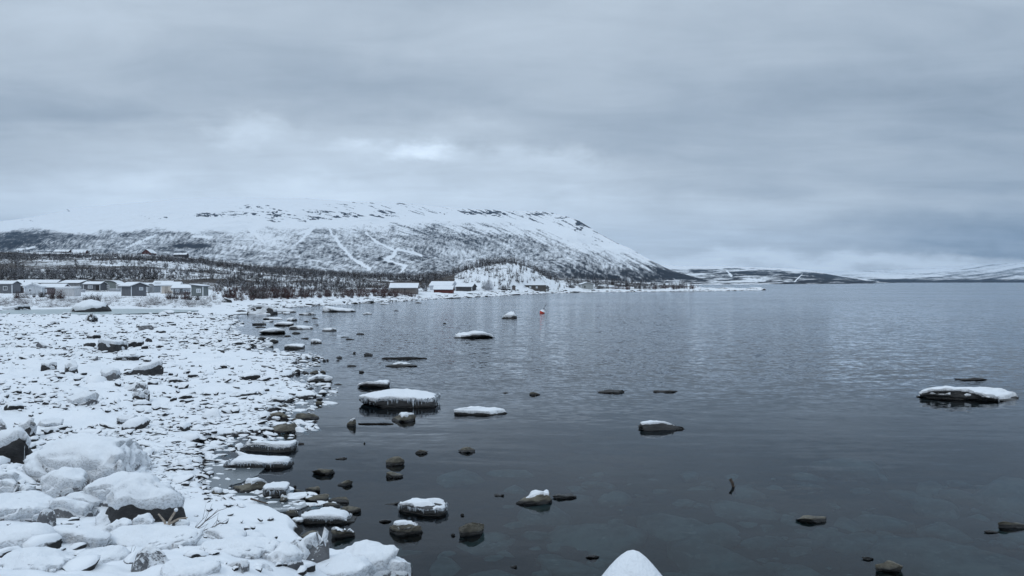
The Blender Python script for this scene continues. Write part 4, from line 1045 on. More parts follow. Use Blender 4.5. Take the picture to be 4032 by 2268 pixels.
def cabin(name, px, py, wpx, hpx, label, cat='cabin', col=(0.2, 0.21, 0.23), depth=0.8, yaw=0, ridge='x', roof_h=0.22, style='gable',
          openings=(), group='cabins of the shore settlement', over=0.25, trim=True, snow=0.18, D=None, chimney=False, sides=()):
    """wpx, hpx: width of the front and full height in photo pixels. openings on the front: (kind, x, z0, w, h) as fractions"""
    if D is None: gx, D, gz = on_ground(px, py)
    X = (px - 2016) / F * D; gz = CAMZ - (py - HY) / F * D
    w_ = wpx / F * D; H = hpx / F * D; d_ = w_ * depth
    hw = H * (1 - roof_h) - snow; rh = H * roof_h
    root = ob(name, None, (X, D + d_ / 2, gz), R(yaw), None, label, cat, group)
    body = MB().box(-w_ / 2, w_ / 2, -d_ / 2, d_ / 2, -0.6, hw)
    if style == 'gable':
        if ridge == 'x': body.poly([(-w_ / 2, -d_ / 2, hw), (-w_ / 2, d_ / 2, hw), (-w_ / 2, 0, hw + rh), (w_ / 2, -d_ / 2, hw), (w_ / 2, d_ / 2, hw), (w_ / 2, 0, hw + rh)], [(0, 2, 1), (3, 4, 5)])
        else: body.poly([(-w_ / 2, -d_ / 2, hw), (w_ / 2, -d_ / 2, hw), (0, -d_ / 2, hw + rh), (-w_ / 2, d_ / 2, hw), (w_ / 2, d_ / 2, hw), (0, d_ / 2, hw + rh)], [(0, 1, 2), (3, 5, 4)])
    wall = ob('wall', body.me('wall', boards(col)), parent=root)
    def slab(mb, a, b, c, d, t):         # a sloping slab from four lower corners, thickness t upwards
        lo = [a, b, c, d]; hi = [(q[0], q[1], q[2] + t) for q in lo]
        mb.poly(lo + hi, [(0, 3, 2, 1), (4, 5, 6, 7), (0, 1, 5, 4), (1, 2, 6, 5), (2, 3, 7, 6), (3, 0, 4, 7)])
    def roofgeo(z, t, e):
        mb = MB(); ox, oy = w_ / 2 + e, d_ / 2 + e
        if style == 'gable':
            if ridge == 'x':
                dz_ = rh / (d_ / 2) * e
                slab(mb, (-ox, -oy, hw - dz_ + z), (ox, -oy, hw - dz_ + z), (ox, 0, hw + rh + z), (-ox, 0, hw + rh + z), t)
                slab(mb, (-ox, 0.003, hw + rh + z), (ox, 0.003, hw + rh + z), (ox, oy, hw - dz_ + z), (-ox, oy, hw - dz_ + z), t)
            else:
                dz_ = rh / (w_ / 2) * e
                slab(mb, (-ox, -oy, hw - dz_ + z), (0, -oy, hw + rh + z), (0, oy, hw + rh + z), (-ox, oy, hw - dz_ + z), t)
                slab(mb, (0.003, -oy, hw + rh + z), (ox, -oy, hw - dz_ + z), (ox, oy, hw - dz_ + z), (0.003, oy, hw + rh + z), t)
        elif style == 'shed':            # falls towards the viewer's left or right
            slab(mb, (-ox, -oy, hw + z + rh * .9), (ox, -oy, hw + z + 0.02), (ox, oy, hw + z + 0.02), (-ox, oy, hw + z + rh * .9), t)
        elif style == 'shedy':
            slab(mb, (-ox, -oy, hw + z + 0.02), (ox, -oy, hw + z + 0.02), (ox, oy, hw + z + rh * .9), (-ox, oy, hw + z + rh * .9), t)
        else:                             # rounded caravan top
            n = 9; c = [(-ox + 2 * ox * i / (n - 1), hw + rh * math.sin(math.pi * i / (n - 1)) ** 0.6 + z) for i in range(n)]
            for i in range(n - 1):
                slab(mb, (c[i][0], -oy, c[i][1]), (c[i + 1][0] - .002, -oy, c[i + 1][1]), (c[i + 1][0] - .002, oy, c[i + 1][1]), (c[i][0], oy, c[i][1]), t)
        return mb
    rf = ob('roof', roofgeo(0.01, 0.07, over * 0.9).me('roof', M_TAR if col[0] < 0.5 else M_WHITE), parent=root)
    if style == 'round' or style.startswith('shed'):
        mb = MB()
        if style == 'round':
            n = 13; pts = [(-w_ / 2, hw)] + [(-w_ / 2 + w_ * i / (n - 1), hw + rh * math.sin(math.pi * i / (n - 1)) ** 0.6) for i in range(n)] + [(w_ / 2, hw)]
        elif style == 'shed': pts = [(-w_ / 2, hw), (w_ / 2, hw), (w_ / 2, hw + .02), (-w_ / 2, hw + rh * .9)]
        else: pts = None
        if pts:
            for yy in (-d_ / 2 + .003, d_ / 2 - .003): mb.poly([(a, yy, b) for a, b in pts], [tuple(range(len(pts)))])
            ob('gable_panel', mb.me('gable_panel', boards(col)), parent=root)
    sn = roofgeo(0.085, snow, over).me('snow_cover', M_SNOW)
    so = ob('snow_cover', sn, parent=rf)
    if snow > 0.1:
        bv = so.modifiers.new('b', 'BEVEL'); bv.width = 0.06; bv.segments = 2
    if trim:
        for sx in (-1, 1):
            ob('corner_board', rbox('corner_board', M_WHITE, sx * w_ / 2 - 0.07, sx * w_ / 2 + 0.07, -d_ / 2 - 0.02, -d_ / 2 + 0.05, 0, hw), parent=root)
    def opening(kind, cx, z0, ww, hh, side):
        def B(u0, u1, q0, q1, za, zb):    # q: distance out of the wall
            if side == 'front': return (u0, u1, -d_ / 2 - q1, -d_ / 2 - q0, za, zb)
            if side == 'right': return (w_ / 2 + q0, w_ / 2 + q1, u0, u1, za, zb)
            return (-w_ / 2 - q1, -w_ / 2 - q0, u0, u1, za, zb)
        span = w_ if side == 'front' else d_
        a, b = cx * span - span / 2 - ww * span / 2, cx * span - span / 2 + ww * span / 2
        za, zb = z0 * hw, (z0 + hh) * hw
        if kind == 'door' or kind == 'dark':
            dr_ = ob('door', rbox('door', M_TAR if kind == 'dark' else boards(tuple(c * .7 for c in col)), *B(a, b, 0.003, 0.04, za, zb)), parent=root)  # a 'dark' panel also paints the shade inside an open front
            if kind == 'door':
                ob('handle', rbox('handle', M_STEEL, *B(b - 0.16, b - 0.1, 0.04, 0.09, (za + zb) / 2 - .06, (za + zb) / 2)), parent=dr_)
        else:
            f = 0.09
            mb = MB().box(*B(a - f, b + f, 0.003, 0.05, za - f, za)).box(*B(a - f, b + f, 0.003, 0.05, zb, zb + f)).box(*B(a - f, a, 0.003, 0.05, za, zb)).box(*B(b, b + f, 0.003, 0.05, za, zb))
            mb.box(*B((a + b) / 2 - .03, (a + b) / 2 + .03, 0.025, 0.05, za, zb))
            wn = ob('window', mb.me('window', M_WHITE), parent=root)
            ob('pane', rbox('pane', M_PALEGLASS if kind == 'pale' else M_GLASS, *B(a, b, 0.004, 0.022, za, zb)), parent=wn)
    for q in openings: opening(*q, 'front')
    for q in sides: opening(*q[1:], q[0])
    if chimney:
        ch = ob('chimney', rbox('chimney', M_TAR, w_ * .12, w_ * .12 + .5, -.25, .25, hw + rh * .3, hw + rh + .75), parent=rf)
        ob('chimney_cap', rbox('chimney_cap', M_SNOW, w_ * .12 - .05, w_ * .12 + .55, -.3, .3, hw + rh + .755, hw + rh + .9), parent=ch)
    return root

GREY = (0.13, 0.14, 0.16); LGREY = (0.34, 0.36, 0.39); PALE = (0.52, 0.55, 0.59); BROWN = (0.11, 0.085, 0.085); GREEN = (0.10, 0.13, 0.13); CREAM = (0.55, 0.50, 0.45)
win = ('window', .5, .42, .3, .34)
# back rows first
cabin('cabin', 140, 1133, 165, 31, 'long low white roof rising behind the leftmost cabins', col=LGREY, depth=.3, roof_h=.35, openings=[('window', .3, .4, .08, .4)])
cabin('cabin', 640, 1128, 70, 22, 'thin dark eaved roof behind the cream cabin', col=GREY, depth=.4, roof_h=.3)
cabin('cabin', 280, 1140, 96, 37, 'grey gabled cabin behind the pale box trailer', col=LGREY, depth=.8, yaw=-14, ridge='x', roof_h=.28, sides=[('left', 'window', .5, .4, .25, .35)], openings=[('window', .25, .4, .12, .35)])
cabin('cabin', 14, 1156, 66, 50, 'dark grey cabin cut by the left edge of the picture', col=GREY, depth=.8, roof_h=.2, openings=[('window', .6, .4, .2, .35)])
cabin('cabin', 66, 1154, 70, 42, 'brown cabin with a gabled porch, second from the left', col=BROWN, depth=.8, yaw=12, roof_h=.28, openings=[('dark', .65, 0, .14, .75), ('window', .25, .4, .2, .35)])
cabin('cabin', 361, 1143, 64, 34, 'grey cabin with one bright square window and a dark door', col=GREY, depth=.8, roof_h=.25, openings=[('pale', .42, .35, .26, .45), ('dark', .86, 0, .2, .85)])
cabin('cabin', 428, 1139, 60, 34, 'green grey hut with a rounded white roof', col=(0.27, 0.31, 0.31), depth=.9, roof_h=.3, style='round', openings=[('pale', .35, .3, .35, .45)])
cabin('cabin', 449, 1138, 30, 27, 'small open fronted shed with a black mouth', 'shed', col=BROWN, depth=.9, ridge='y', roof_h=.35, openings=[('dark', .5, 0, .7, .95)], trim=False)  # the mouth is a dark sheet painted as inner shade, with no real door
cabin('cabin', 478, 1140, 34, 26, 'small pale hut squeezed beside the tall grey cabin', col=LGREY, depth=.8, roof_h=.2)
cabin('cabin', 574, 1146, 44, 32, 'low pale grey hut right of the tall grey cabin', col=PALE, depth=.9, roof_h=.22)
cabin('cabin', 120, 1162, 58, 46, 'tall pale gabled cabin, nearly white, left of the bright windowed one', col=PALE, depth=.9, yaw=18, ridge='y', roof_h=.25, openings=[('window', .35, .45, .14, .3)])
cabin('cabin', 196, 1160, 88, 42, 'grey brown cabin with a bright window between pale cabin and box trailer', col=(0.18, 0.155, 0.165), depth=.7, yaw=8, roof_h=.27, openings=[('pale', .22, .35, .18, .42)])
cabin('trailer', 255, 1168, 76, 38, 'pale flat topped box trailer with no windows', 'trailer', col=(0.5, 0.51, 0.53), depth=.6, style='shedy', roof_h=.08, trim=False, over=.06, group='cabins of the shore settlement')
cabin('cabin', 512, 1166, 82, 55, 'tall windowless grey cabin seen from its corner, one small white window on the gable', col=GREY, depth=.72, yaw=-38, ridge='x', roof_h=.2, over=.5, sides=[('right', 'pale', .65, .62, .2, .2)])
cabin('caravan', 604, 1153, 34, 36, 'round topped grey caravan with a door in its end', 'caravan', col=(0.24, 0.26, 0.28), depth=1.7, yaw=-22, style='round', roof_h=.22, openings=[('door', .5, .1, .42, .78)], over=.05, trim=False)
cabin('cabin', 664, 1155, 66, 45, 'cream and tan cabin with an arched door and stovepipe', col=CREAM, depth=.9, yaw=10, ridge='x', roof_h=.25, openings=[('door', .3, 0, .2, .85), ('window', .62, .4, .1, .35)], chimney=False)
cabin('cabin', 716, 1161, 72, 40, 'dark grey cabin with white posts and a wide pale window', col=(0.17, 0.185, 0.205), depth=.7, yaw=6, roof_h=.25, openings=[('pale', .22, .4, .18, .38), ('pale', .72, .5, .36, .32)], over=.4)
cabin('cabin', 779, 1166, 52, 48, 'greenish grey lean to with white trim, rightmost of the left settlement', col=(0.15, 0.175, 0.18), depth=.7, yaw=-12, style='shed', roof_h=.16, openings=[('pale', .65, .42, .3, .32)])
for o in [q for q in COL.objects if q.get('category') == 'cabin' and q.get('label', '').startswith(('cream', 'grey gabled', 'long low', 'brown cabin'))]:
    rf_ = [c for c in o.children if c.name.startswith('roof')][0]; hp = max(v.co.z for v in rf_.data.vertices)
    V_ = []; Fq = []
    for k, z_ in enumerate((hp - .5, hp + .55)):
        for i in range(8): V_.append((.5 + .09 * math.cos(i * math.pi / 4), .35 + .09 * math.sin(i * math.pi / 4), z_))
    Fq = [(i, (i + 1) % 8, 8 + (i + 1) % 8, 8 + i) for i in range(8)]
    ob('stovepipe', mesh('stovepipe', V_, Fq, M_TAR), parent=rf_)
# up on the hill
cabin('house', 579, 1013, 40, 32, 'dark red gabled house with white windows high on the hill', 'house', col=(0.075, 0.018, 0.016), depth=.9, yaw=-8, ridge='y', roof_h=.45, D=610, openings=[('pale', .3, .45, .13, .25), ('pale', .7, .45, .13, .25), ('pale', .72, .05, .13, .25)], over=.5, snow=.08, group='houses on the hill', trim=False)
cabin('house', 708, 1020, 50, 24, 'long dark house with two chimneys on the hill', 'house', col=(0.03, 0.03, 0.04), depth=.5, roof_h=.25, D=600, openings=[('window', .3, .4, .1, .3), ('window', .6, .4, .1, .3)], chimney=True, snow=.2, group='houses on the hill', trim=False)
cabin('house', 308, 1007, 54, 25, 'house with a broad white roof and dark red wall on the hill', 'house', col=(0.08, 0.03, 0.03), depth=.5, roof_h=.5, D=640, openings=[('pale', .3, .3, .1, .4)], snow=.3, group='houses on the hill', trim=False)
cabin('barn', 240, 1003, 58, 21, 'dark barn left of the white roofed house on the hill', 'barn', col=(0.05, 0.03, 0.03), depth=.5, roof_h=.4, D=655, snow=.25, group='houses on the hill', trim=False)
cabin('shed', 246, 1014, 24, 9, 'tiny white roofed shed below the dark barn', 'shed', col=(0.06, 0.03, 0.03), depth=.7, roof_h=.4, D=560, snow=.2, group='houses on the hill', trim=False)
cabin('shed', 428, 1021, 22, 10, 'tiny red brown shed between the white roof and the red house', 'shed', col=(0.1, 0.02, 0.02), depth=.7, roof_h=.4, D=560, snow=.2, group='houses on the hill', trim=False)
# boathouses along the far beach
BG = 'boathouses along the far beach'
cabin('boathouse', 1589, 1157, 104, 42, 'weathered grey plank boathouse with a white roof, nearest on the far beach', 'boathouse', col=(0.17, 0.155, 0.145), depth=.5, roof_h=.36, group=BG, openings=[('dark', .55, 0, .03, .9)], trim=False, over=.35)
cabin('boathouse', 1742, 1143, 92, 35, 'pale boathouse with dark streaks in its roof snow', 'boathouse', col=PALE, depth=.6, yaw=-16, roof_h=.42, group=BG, openings=[('dark', .3, 0, .1, .8)])
cabin('boathouse', 1790, 1142, 20, 36, 'narrow pale gable peeping out behind the streaked roof', 'boathouse', col=PALE, depth=1.0, ridge='y', roof_h=.4, group=BG, D=250)
cabin('boathouse', 1746, 1154, 74, 29, 'red boathouse low by the water in front of the pale one', 'boathouse', col=(0.10, 0.022, 0.018), depth=.5, yaw=-6, roof_h=.42, group=BG, trim=False)
cabin('boathouse', 1834, 1147, 70, 31, 'dark boathouse with a white roof at the foot of the knoll', 'boathouse', col=(0.06, 0.06, 0.065), depth=.6, yaw=-22, roof_h=.36, group=BG, sides=[('right', 'dark', .5, 0, .5, .8)])
cabin('boathouse', 2098, 1144, 104, 24, 'long low log boathouse with a thin line of snow', 'boathouse', col=(0.085, 0.08, 0.075), depth=.3, roof_h=.12, style='shedy', snow=.08, group=BG, openings=[('pale', .15, .5, .05, .25), ('pale', .4, .5, .05, .25), ('pale', .65, .5, .05, .25)], trim=False)
cabin('boathouse', 2155, 1143.5, 13, 19, 'tiny hut against the right end of the log boathouse', 'hut', col=(0.14, 0.15, 0.16), depth=1, ridge='y', roof_h=.3, snow=.08, group=BG, trim=False)
cabin('boathouse', 2023, 1144, 14, 21, 'tiny door like hut left of the log boathouse', 'hut', col=(0.12, 0.10, 0.095), depth=1, ridge='y', roof_h=.15, snow=.08, group=BG, trim=False)
cabin('boathouse', 2309, 1139, 50, 28, 'pale grey cabin alone near the start of the spit', 'cabin', col=(0.33, 0.35, 0.35), depth=.8, yaw=10, ridge='y', roof_h=.28, group=BG, over=.3, openings=[('dark', .3, .3, .1, .4)])

# white tank among the bushes
def tube(mb, p0, p1, r0, r1, n=6):
    a = Vector(p0); b = Vector(p1); d = (b - a).normalized(); u = d.orthogonal().normalized(); v = d.cross(u)
    base = len(mb.V)
    for (c, r) in ((a, r0), (b, r1)):
        for i in range(n):
            an = 2 * math.pi * i / n; mb.V.append(tuple(c + (u * math.cos(an) + v * math.sin(an)) * r))
    for i in range(n):
        j = (i + 1) % n; mb.F.append((base + i, base + j, base + n + j, base + n + i))
    mb.F.append(tuple(base + n - 1 - i for i in range(n))); mb.F.append(tuple(base + n + i for i in range(n)))
gx, gD, gz = on_ground(896, 1150)
tk = ob('tank', None, (gx, gD, gz), 0, None, 'white rounded tank half hidden by red brown bushes', 'tank')
mb = MB(); prev = None
for i in range(9):
    xx = -1.1 + 2.2 * i / 8; rr_ = 0.62 * math.sqrt(max(0.05, 1 - (abs(xx) / 1.15) ** 6))
    if prev: tube(mb, (prev[0], 0, .65), (xx, 0, .65), prev[1], rr_, 16)
    prev = (xx, rr_)
ob('shell', mb.me('shell', M_WHITE), parent=tk)
for sx in (-.7, .7): ob('foot', rbox('foot', M_TAR, sx - .08, sx + .08, -.4, .4, -.4, .3), parent=tk)

# wooden railing beside the tall grey cabin
gx, gD, gz = on_ground(570, 1166)
rl = ob('railing', None, (gx, gD, gz), 0, None, 'open wooden rail with slanting posts beside the tall grey cabin', 'railing')
for i in range(5):
    mb = MB(); tube(mb, (-.85 + i * .42, 0, -.2), (-.95 + i * .42, .1, .68), .04, .04); ob('post', mb.me('post', M_WOODDARK), parent=rl)
mb = MB(); tube(mb, (-1.1, .08, .7), (.95, .08, .66), .05, .05); ob('rail', mb.me('rail', M_WOODDARK), parent=rl)
# snowed up crates / boxes near the cabins
for (a, b, s, lab) in [(307, 1151, 1.25, 'low snow topped box beside the pale trailer'), (448, 1147, 1.3, 'grey bin under snow in front of the open shed'), (645, 1154, .8, 'small snowy crate by the cream cabin step')]:
    gx, gD, gz = on_ground(a, b)
    o = ob('storage_box', rbox('storage_box', boards(LGREY), -s, s, -.5, .5, -.1, .5), (gx, gD + .5, gz), 0, None, lab, 'box')
    ob('snow_cover', rbox('snow_cover', M_SNOW, -s - .04, s + .04, -.54, .54, .503, .68), parent=o)

# ------------------------------------------------------------------ buoy
bX, bY = W0(2133, 1234.5)
bu = ob('buoy', None, (bX, bY, 0), 0, None, 'orange and white mooring buoy tilted to the right with a ringed rod', 'buoy')
bu.rotation_euler = (R(4), R(24), 0)
def lathe(prof, n=20):
    V = []; Fc = []
    for (r, z) in prof:
        for i in range(n): V.append((r * math.cos(2 * math.pi * i / n), r * math.sin(2 * math.pi * i / n), z))
    for k in range(len(prof) - 1):
        for i in range(n):
            j = (i + 1) % n; Fc.append((k * n + i, k * n + j, (k + 1) * n + j, (k + 1) * n + i))
    return V, Fc
V, Fc = lathe([(0.02, -.42), (.12, -.38), (.26, -.02), (.33, .20), (.335, .27)]); ob('float', mesh('float', V, Fc, M_ORANGE), parent=bu)
V, Fc = lathe([(.336, .272), (.30, .36), (.2, .46), (.05, .52), (.01, .53)]); ob('upper_float', mesh('upper_float', V, Fc, M_WHITE), parent=bu)
mb = MB(); tube(mb, (0, 0, .5), (0, 0, 1.2), .026, .026, 8); ob('rod', mb.me('rod', M_STEEL), parent=bu)
for z0 in (.62, 1.0):
    mb = MB(); tube(mb, (0, 0, z0), (0, 0, z0 + .16), .05, .05, 8); ob('band', mb.me('band', M_BLUEBLACK), parent=bu)
mb = MB()
for i in range(14):
    a0, a1 = 2 * math.pi * i / 14, 2 * math.pi * (i + 1) / 14
    tube(mb, (.13 * math.cos(a0), 0, 1.33 + .13 * math.sin(a0)), (.13 * math.cos(a1), 0, 1.33 + .13 * math.sin(a1)), .022, .022, 5)
ob('ring', mb.me('ring', M_STEEL), parent=bu)

# ------------------------------------------------------------------ driftwood, stump, twigs
def limb(mb, pts, r0, r1, n=7):
    for i in range(len(pts) - 1):
        a = r0 + (r1 - r0) * i / (len(pts) - 1); b = r0 + (r1 - r0) * (i + 1) / (len(pts) - 1); tube(mb, pts[i], pts[i + 1], a, b, n)
def at(px, py, D): return Vector(((px - 2016) / F * D, D, CAMZ - (py - HY) / F * D))
gx, gD, gz = on_ground(745, 1930)
a = at(698, 1936, gD) ; b = at(791, 1923, gD + .25)
mb = MB(); limb(mb, [(0, 0, 0), tuple((b - a) * .5 + Vector((0, 0, .01))), tuple(b - a)], .035, .028)
lg = ob('driftwood_log', mb.me('driftwood_log', M_WOODPALE), a, 0, None, 'pale broken log lying from the snow out over the thin ice', 'driftwood')
mb = MB(); limb(mb, [(0, 0, .03), tuple(b - a + Vector((0, 0, .025)))], .022, .016); ob('snow_strip', mb.me('snow_strip', M_SNOW), parent=lg)
gx, gD, gz = on_ground(1020, 1988)
mb = MB(); a = at(985, 1970, gD + .1); b = at(1052, 1990, gD)
limb(mb, [(0, 0, 0), tuple(b - a)], .018, .012); ob('driftwood_stick', mb.me('driftwood_stick', M_WOODDARK), a + Vector((0, 0, .02)), 0, None, 'short dark stick frozen into the ice by the snow shelf', 'driftwood')

gx, gD, gz = on_ground(700, 2150)
st = ob('root_stump', None, (gx, gD, gz + .05), 0, None, 'weathered tree root with two upright prongs below the overhanging boulder', 'tree root')
base = Vector((gx, gD, gz))
P, Fc = rock_shape(.26, .2, .2, 7001, 2.4, 10, .2, None, 4)
ob('butt', mesh('butt', P, Fc, m_plain('grey_root', (0.10, 0.095, 0.09), .85, .6, 22, (1, 1, 4))), (0, .03, .06), parent=st)
for pts, r0, r1 in [([(650, 2090), (645, 2072), (632, 2055), (620, 2040)], .018, .010), ([(655, 2092), (668, 2062), (683, 2038), (690, 2026)], .019, .013), ([(655, 2085), (700, 2060), (735, 2055)], .018, .008)]:
    mb = MB(); limb(mb, [tuple(at(x_, y_, gD - .03) - base) for x_, y_ in pts], r0, r1); ob('prong', mb.me('prong', M_WOODPALE), parent=st)
mb = MB(); p_ = at(690, 2025, gD - .03) - base
P, Fc = ICO[2]; ob('snow_knob', mesh('snow_knob', P * .026, Fc, M_SNOW), tuple(p_), parent=st)
mb = MB(); P, Fc = rock_shape(.2, .18, .05, 7003, 2.2, 0, .05, None, 3); ob('snow_cap', mesh('snow_cap', P, Fc, M_SNOW), (.02, .06, .2), parent=st)

def branch(name, pts, Dd, label, r=.012, side=5, seed=0):
    rg = random.Random(seed); base = at(*pts[0], Dd)
    mb = MB(); W_ = [at(x_, y_, Dd + .06 * i) - base for i, (x_, y_) in enumerate(pts)]
    limb(mb, [tuple(q) for q in W_], r, r * .35, 6)
    for k in range(side):
        i = rg.randrange(len(W_) - 1); t = rg.random(); q = W_[i].lerp(W_[i + 1], t)
        d = (W_[i + 1] - W_[i]).normalized(); e = d + Vector((rg.uniform(-.6, .6), rg.uniform(-.6, .6), rg.uniform(-.2, .9)))
        e.normalize(); L_ = rg.uniform(.08, .25); limb(mb, [tuple(q), tuple(q + e * L_ * .5), tuple(q + e * L_ + Vector((0, 0, .02)))], r * .4, r * .15, 5)
    ob(name, mb.me(name, M_WOODDARK), base, 0, None, label, 'branch')
_, bD_, _ = on_ground(745, 2125)
branch('dead_branch', [(740, 2105), (785, 2075), (815, 2045), (862, 2010)], bD_, 'longest bare twig slanting up right from the stump', .010, 6, 1)
branch('dead_branch', [(735, 2118), (790, 2095), (840, 2075), (868, 2058)], bD_, 'second bare twig, lower and flatter than the longest', .009, 5, 2)
branch('dead_branch', [(752, 2125), (800, 2103), (828, 2085)], bD_, 'short bare twig lowest beside the stump', .008, 4, 3)
branch('dead_branch', [(735, 2087), (765, 2080), (802, 2040)], bD_ + .1, 'thin bare twig nearest the overhanging boulder', .007, 4, 4)
_, bD_, _ = on_ground(485, 2240)
branch('dead_branch', [(484, 2232), (488, 2222), (500, 2212), (508, 2206)], bD_, 'small dark twig sticking out of the bottom snow', .008, 2, 5)
_, bD_, _ = on_ground(1290, 2262)
branch('dead_branch', [(1225, 2250), (1290, 2247), (1332, 2257)], bD_ - .1, 'dark twig lying on the snow bank at the bottom edge', .006, 2, 6)
X, Y = W0(2890, 1918)
mb = MB(); limb(mb, [(0.03, 0, -.15), (-.02, 0, .07), (-.06, .02, .15)], .026, .03, 8)
ob('post_stub', mb.me('post_stub', M_WOODDARK), (X, Y, 0), 0, None, 'short leaning stub of wood sticking out of the water', 'post')
# antenna like rods standing out of the cream cabin roof
# ------------------------------------------------------------------ birches, willows and shrubs
def tree_arr(seed, h, spread, ntw, tw, lean=.1, trunk=.05, splits=5, up=.9):
    """bare tree as arrays: tapered trunk, limbs and many thin twigs"""
    rg = np.random.default_rng(seed); V = []; Fc = []
    def strip(a, b, w0, w1, dirn):
        d = b - a; n = np.cross(d, dirn); n = n / (np.linalg.norm(n) + 1e-9)
        i = len(V); V.extend([a - n * w0, a + n * w0, b + n * w1, b - n * w1]); Fc.append((i, i + 1, i + 2, i + 3))
    def prism(a, b, w0, w1):
        for dirn in (np.array([0, 1., 0]), np.array([1., 0.3, 0])): strip(a, b, w0, w1, dirn)
    tip = []
    for s_ in range(splits):
        an = rg.uniform(0, 6.28); b0 = np.array([0, 0, -.3]); L_ = h * rg.uniform(.65, 1.0)
        dr = np.array([math.cos(an) * spread * rg.uniform(.1, .55), math.sin(an) * spread * rg.uniform(.1, .55), L_])
        m1 = b0 + dr * .45 + rg.normal(0, .06 * h, 3) * [1, 1, .2]; e1 = dr
        prism(b0, m1, trunk, trunk * .65); prism(m1, e1, trunk * .65, trunk * .15); tip.append((m1, e1)); tip.append((b0 * 0 + dr * .15, m1))
    for k in range(ntw):
        a, b = tip[rg.integers(len(tip))]; t = rg.random() ** .8; q = a + (b - a) * t
        an = rg.uniform(0, 6.28); L_ = rg.uniform(.12, .32) * h * (1.1 - .5 * q[2] / h)
        e = q + np.array([math.cos(an), math.sin(an), rg.uniform(.1, 1.5) * up]) * L_ * .6
        strip(q, e, tw, tw * .3, rg.normal(size=3))
    return np.array(V), np.array(Fc)
TREES = [tree_arr(300 + i, 1.0, .8, 76, .014, trunk=.018, splits=3 + i % 3) for i in range(7)]
SHRUBS = [tree_arr(340 + i, 1.0, 1.3, 110, .015, trunk=.012, splits=11, up=1.1) for i in range(5)]
GRASS = [tree_arr(360 + i, 1.0, 2.2, 60, .010, trunk=.01, splits=14, up=.5) for i in range(4)]

def place(px, py, D=None):
    if D is not None:
        X = (px - 2016) / F * D; return X, D, float(ground(X, D))
    return on_ground(px, py)
def scatter_pixels(n, dens, xr, yr, sd):
    rg = np.random.default_rng(sd); X = rg.uniform(*xr, n); Y = rg.uniform(*yr, n); k = rg.random(n) < dens(X, Y); return X[k], Y[k]
# ground position for every photo pixel cell, looked up in the ground mesh rows
def lookup(px, py):
    ci = np.clip(np.round((px - pxs[0]) / (pxs[1] - pxs[0])).astype(int), 0, NC - 1)
    out = np.full((len(px), 3), np.nan)
    run = np.minimum.accumulate(gpy, axis=0)
    for j, (c, y_) in enumerate(zip(ci, py)):
        col = run[:, c]; k = np.searchsorted(-col, -y_)
        if k < NR: out[j] = (GX[k, c], GY[k, c], GZ[k, c])
    return out
def merge(name, protos, pos, hs, ws, mats_, seed, label, cat, kind='stuff'):
    rg = np.random.default_rng(seed); Vs, Fs, Ms = [], [], []; off = 0
    for i in range(len(pos)):
        v, f = protos[rg.integers(len(protos))]; a = rg.uniform(0, 6.28); c, s = math.cos(a), math.sin(a)
        vv = v * [ws[i], ws[i], hs[i]]; vv = np.stack([vv[:, 0] * c - vv[:, 1] * s, vv[:, 0] * s + vv[:, 1] * c, vv[:, 2]], 1) + pos[i]
        Vs.append(vv); Fs.append(f + off); off += len(v)
        r_ = rg.random(len(f)); mi = np.zeros(len(f), int)
        if len(mats_) > 1: mi[r_ < 0.14 * (i % 4)] = 1
        Ms.append(mi)
    return ob(name, mesh(name, np.concatenate(Vs), np.concatenate(Fs), list(mats_), False, np.concatenate(Ms)), kind=kind, label=label, cat=cat)

def dens_birch(X, Y):
    rd = np.interp(X, RIDGE_X, RIDGE_Y); b = Y - rd
    n = fbm2(X * .006, Y * .02, 201, 4)
    d = 1.0 * np.exp(-(b / 12) ** 2)                                   # crest of the hill
    d += np.where(X < 560, 1.1 * ss(1066, 1074, Y) * ss(1112, 1100, Y) + .28 + .5 * n, 0)
    d += np.where((X >= 560) & (X < 1700), (.65 * ss(1045, 1075, Y) + .28 + .7 * n) * ss(1158, 1145, Y), 0)
    d += np.where((X > 1640) & (X < 1780), .8 * np.exp(-((Y - 1085) / 16) ** 2), 0)
    d += np.where(X > 2180, .5 * ss(1145, 1136, Y), 0)
    d *= ss(2780, 2700, X)
    kn = (X > 1740) & (X < 2220) & (Y > 1040)
    return np.clip(np.where(kn, .04, d), 0, 1)
bxp, byp = scatter_pixels(10500, dens_birch, (-480, 2770), (1000, 1158), 5)
def dens_crest(X, Y):
    b = Y - np.interp(X, RIDGE_X, RIDGE_Y)
    return np.exp(-((b - 4) / 9) ** 2) * ss(2400, 1700, X)
b2x, _ = scatter_pixels(2600, lambda a, b: ss(1760, 1660, a), (-480, 2300), (0, 1), 15)
b2y = np.interp(b2x, RIDGE_X, RIDGE_Y) + np.abs(np.random.default_rng(16).normal(0, 9, len(b2x))) + 3
b3x, b3y = scatter_pixels(1500, lambda a, b: ss(1066, 1076, b) * ss(1114, 1104, b), (-480, 620), (1066, 1114), 17)
bxp = np.concatenate([bxp, b2x, b3x]); byp = np.concatenate([byp, b2y, b3y])
pos = lookup(bxp, byp); k = ~np.isnan(pos[:, 0]) & (pos[:, 1] > 135) & (pos[:, 1] < 700); pos = pos[k]
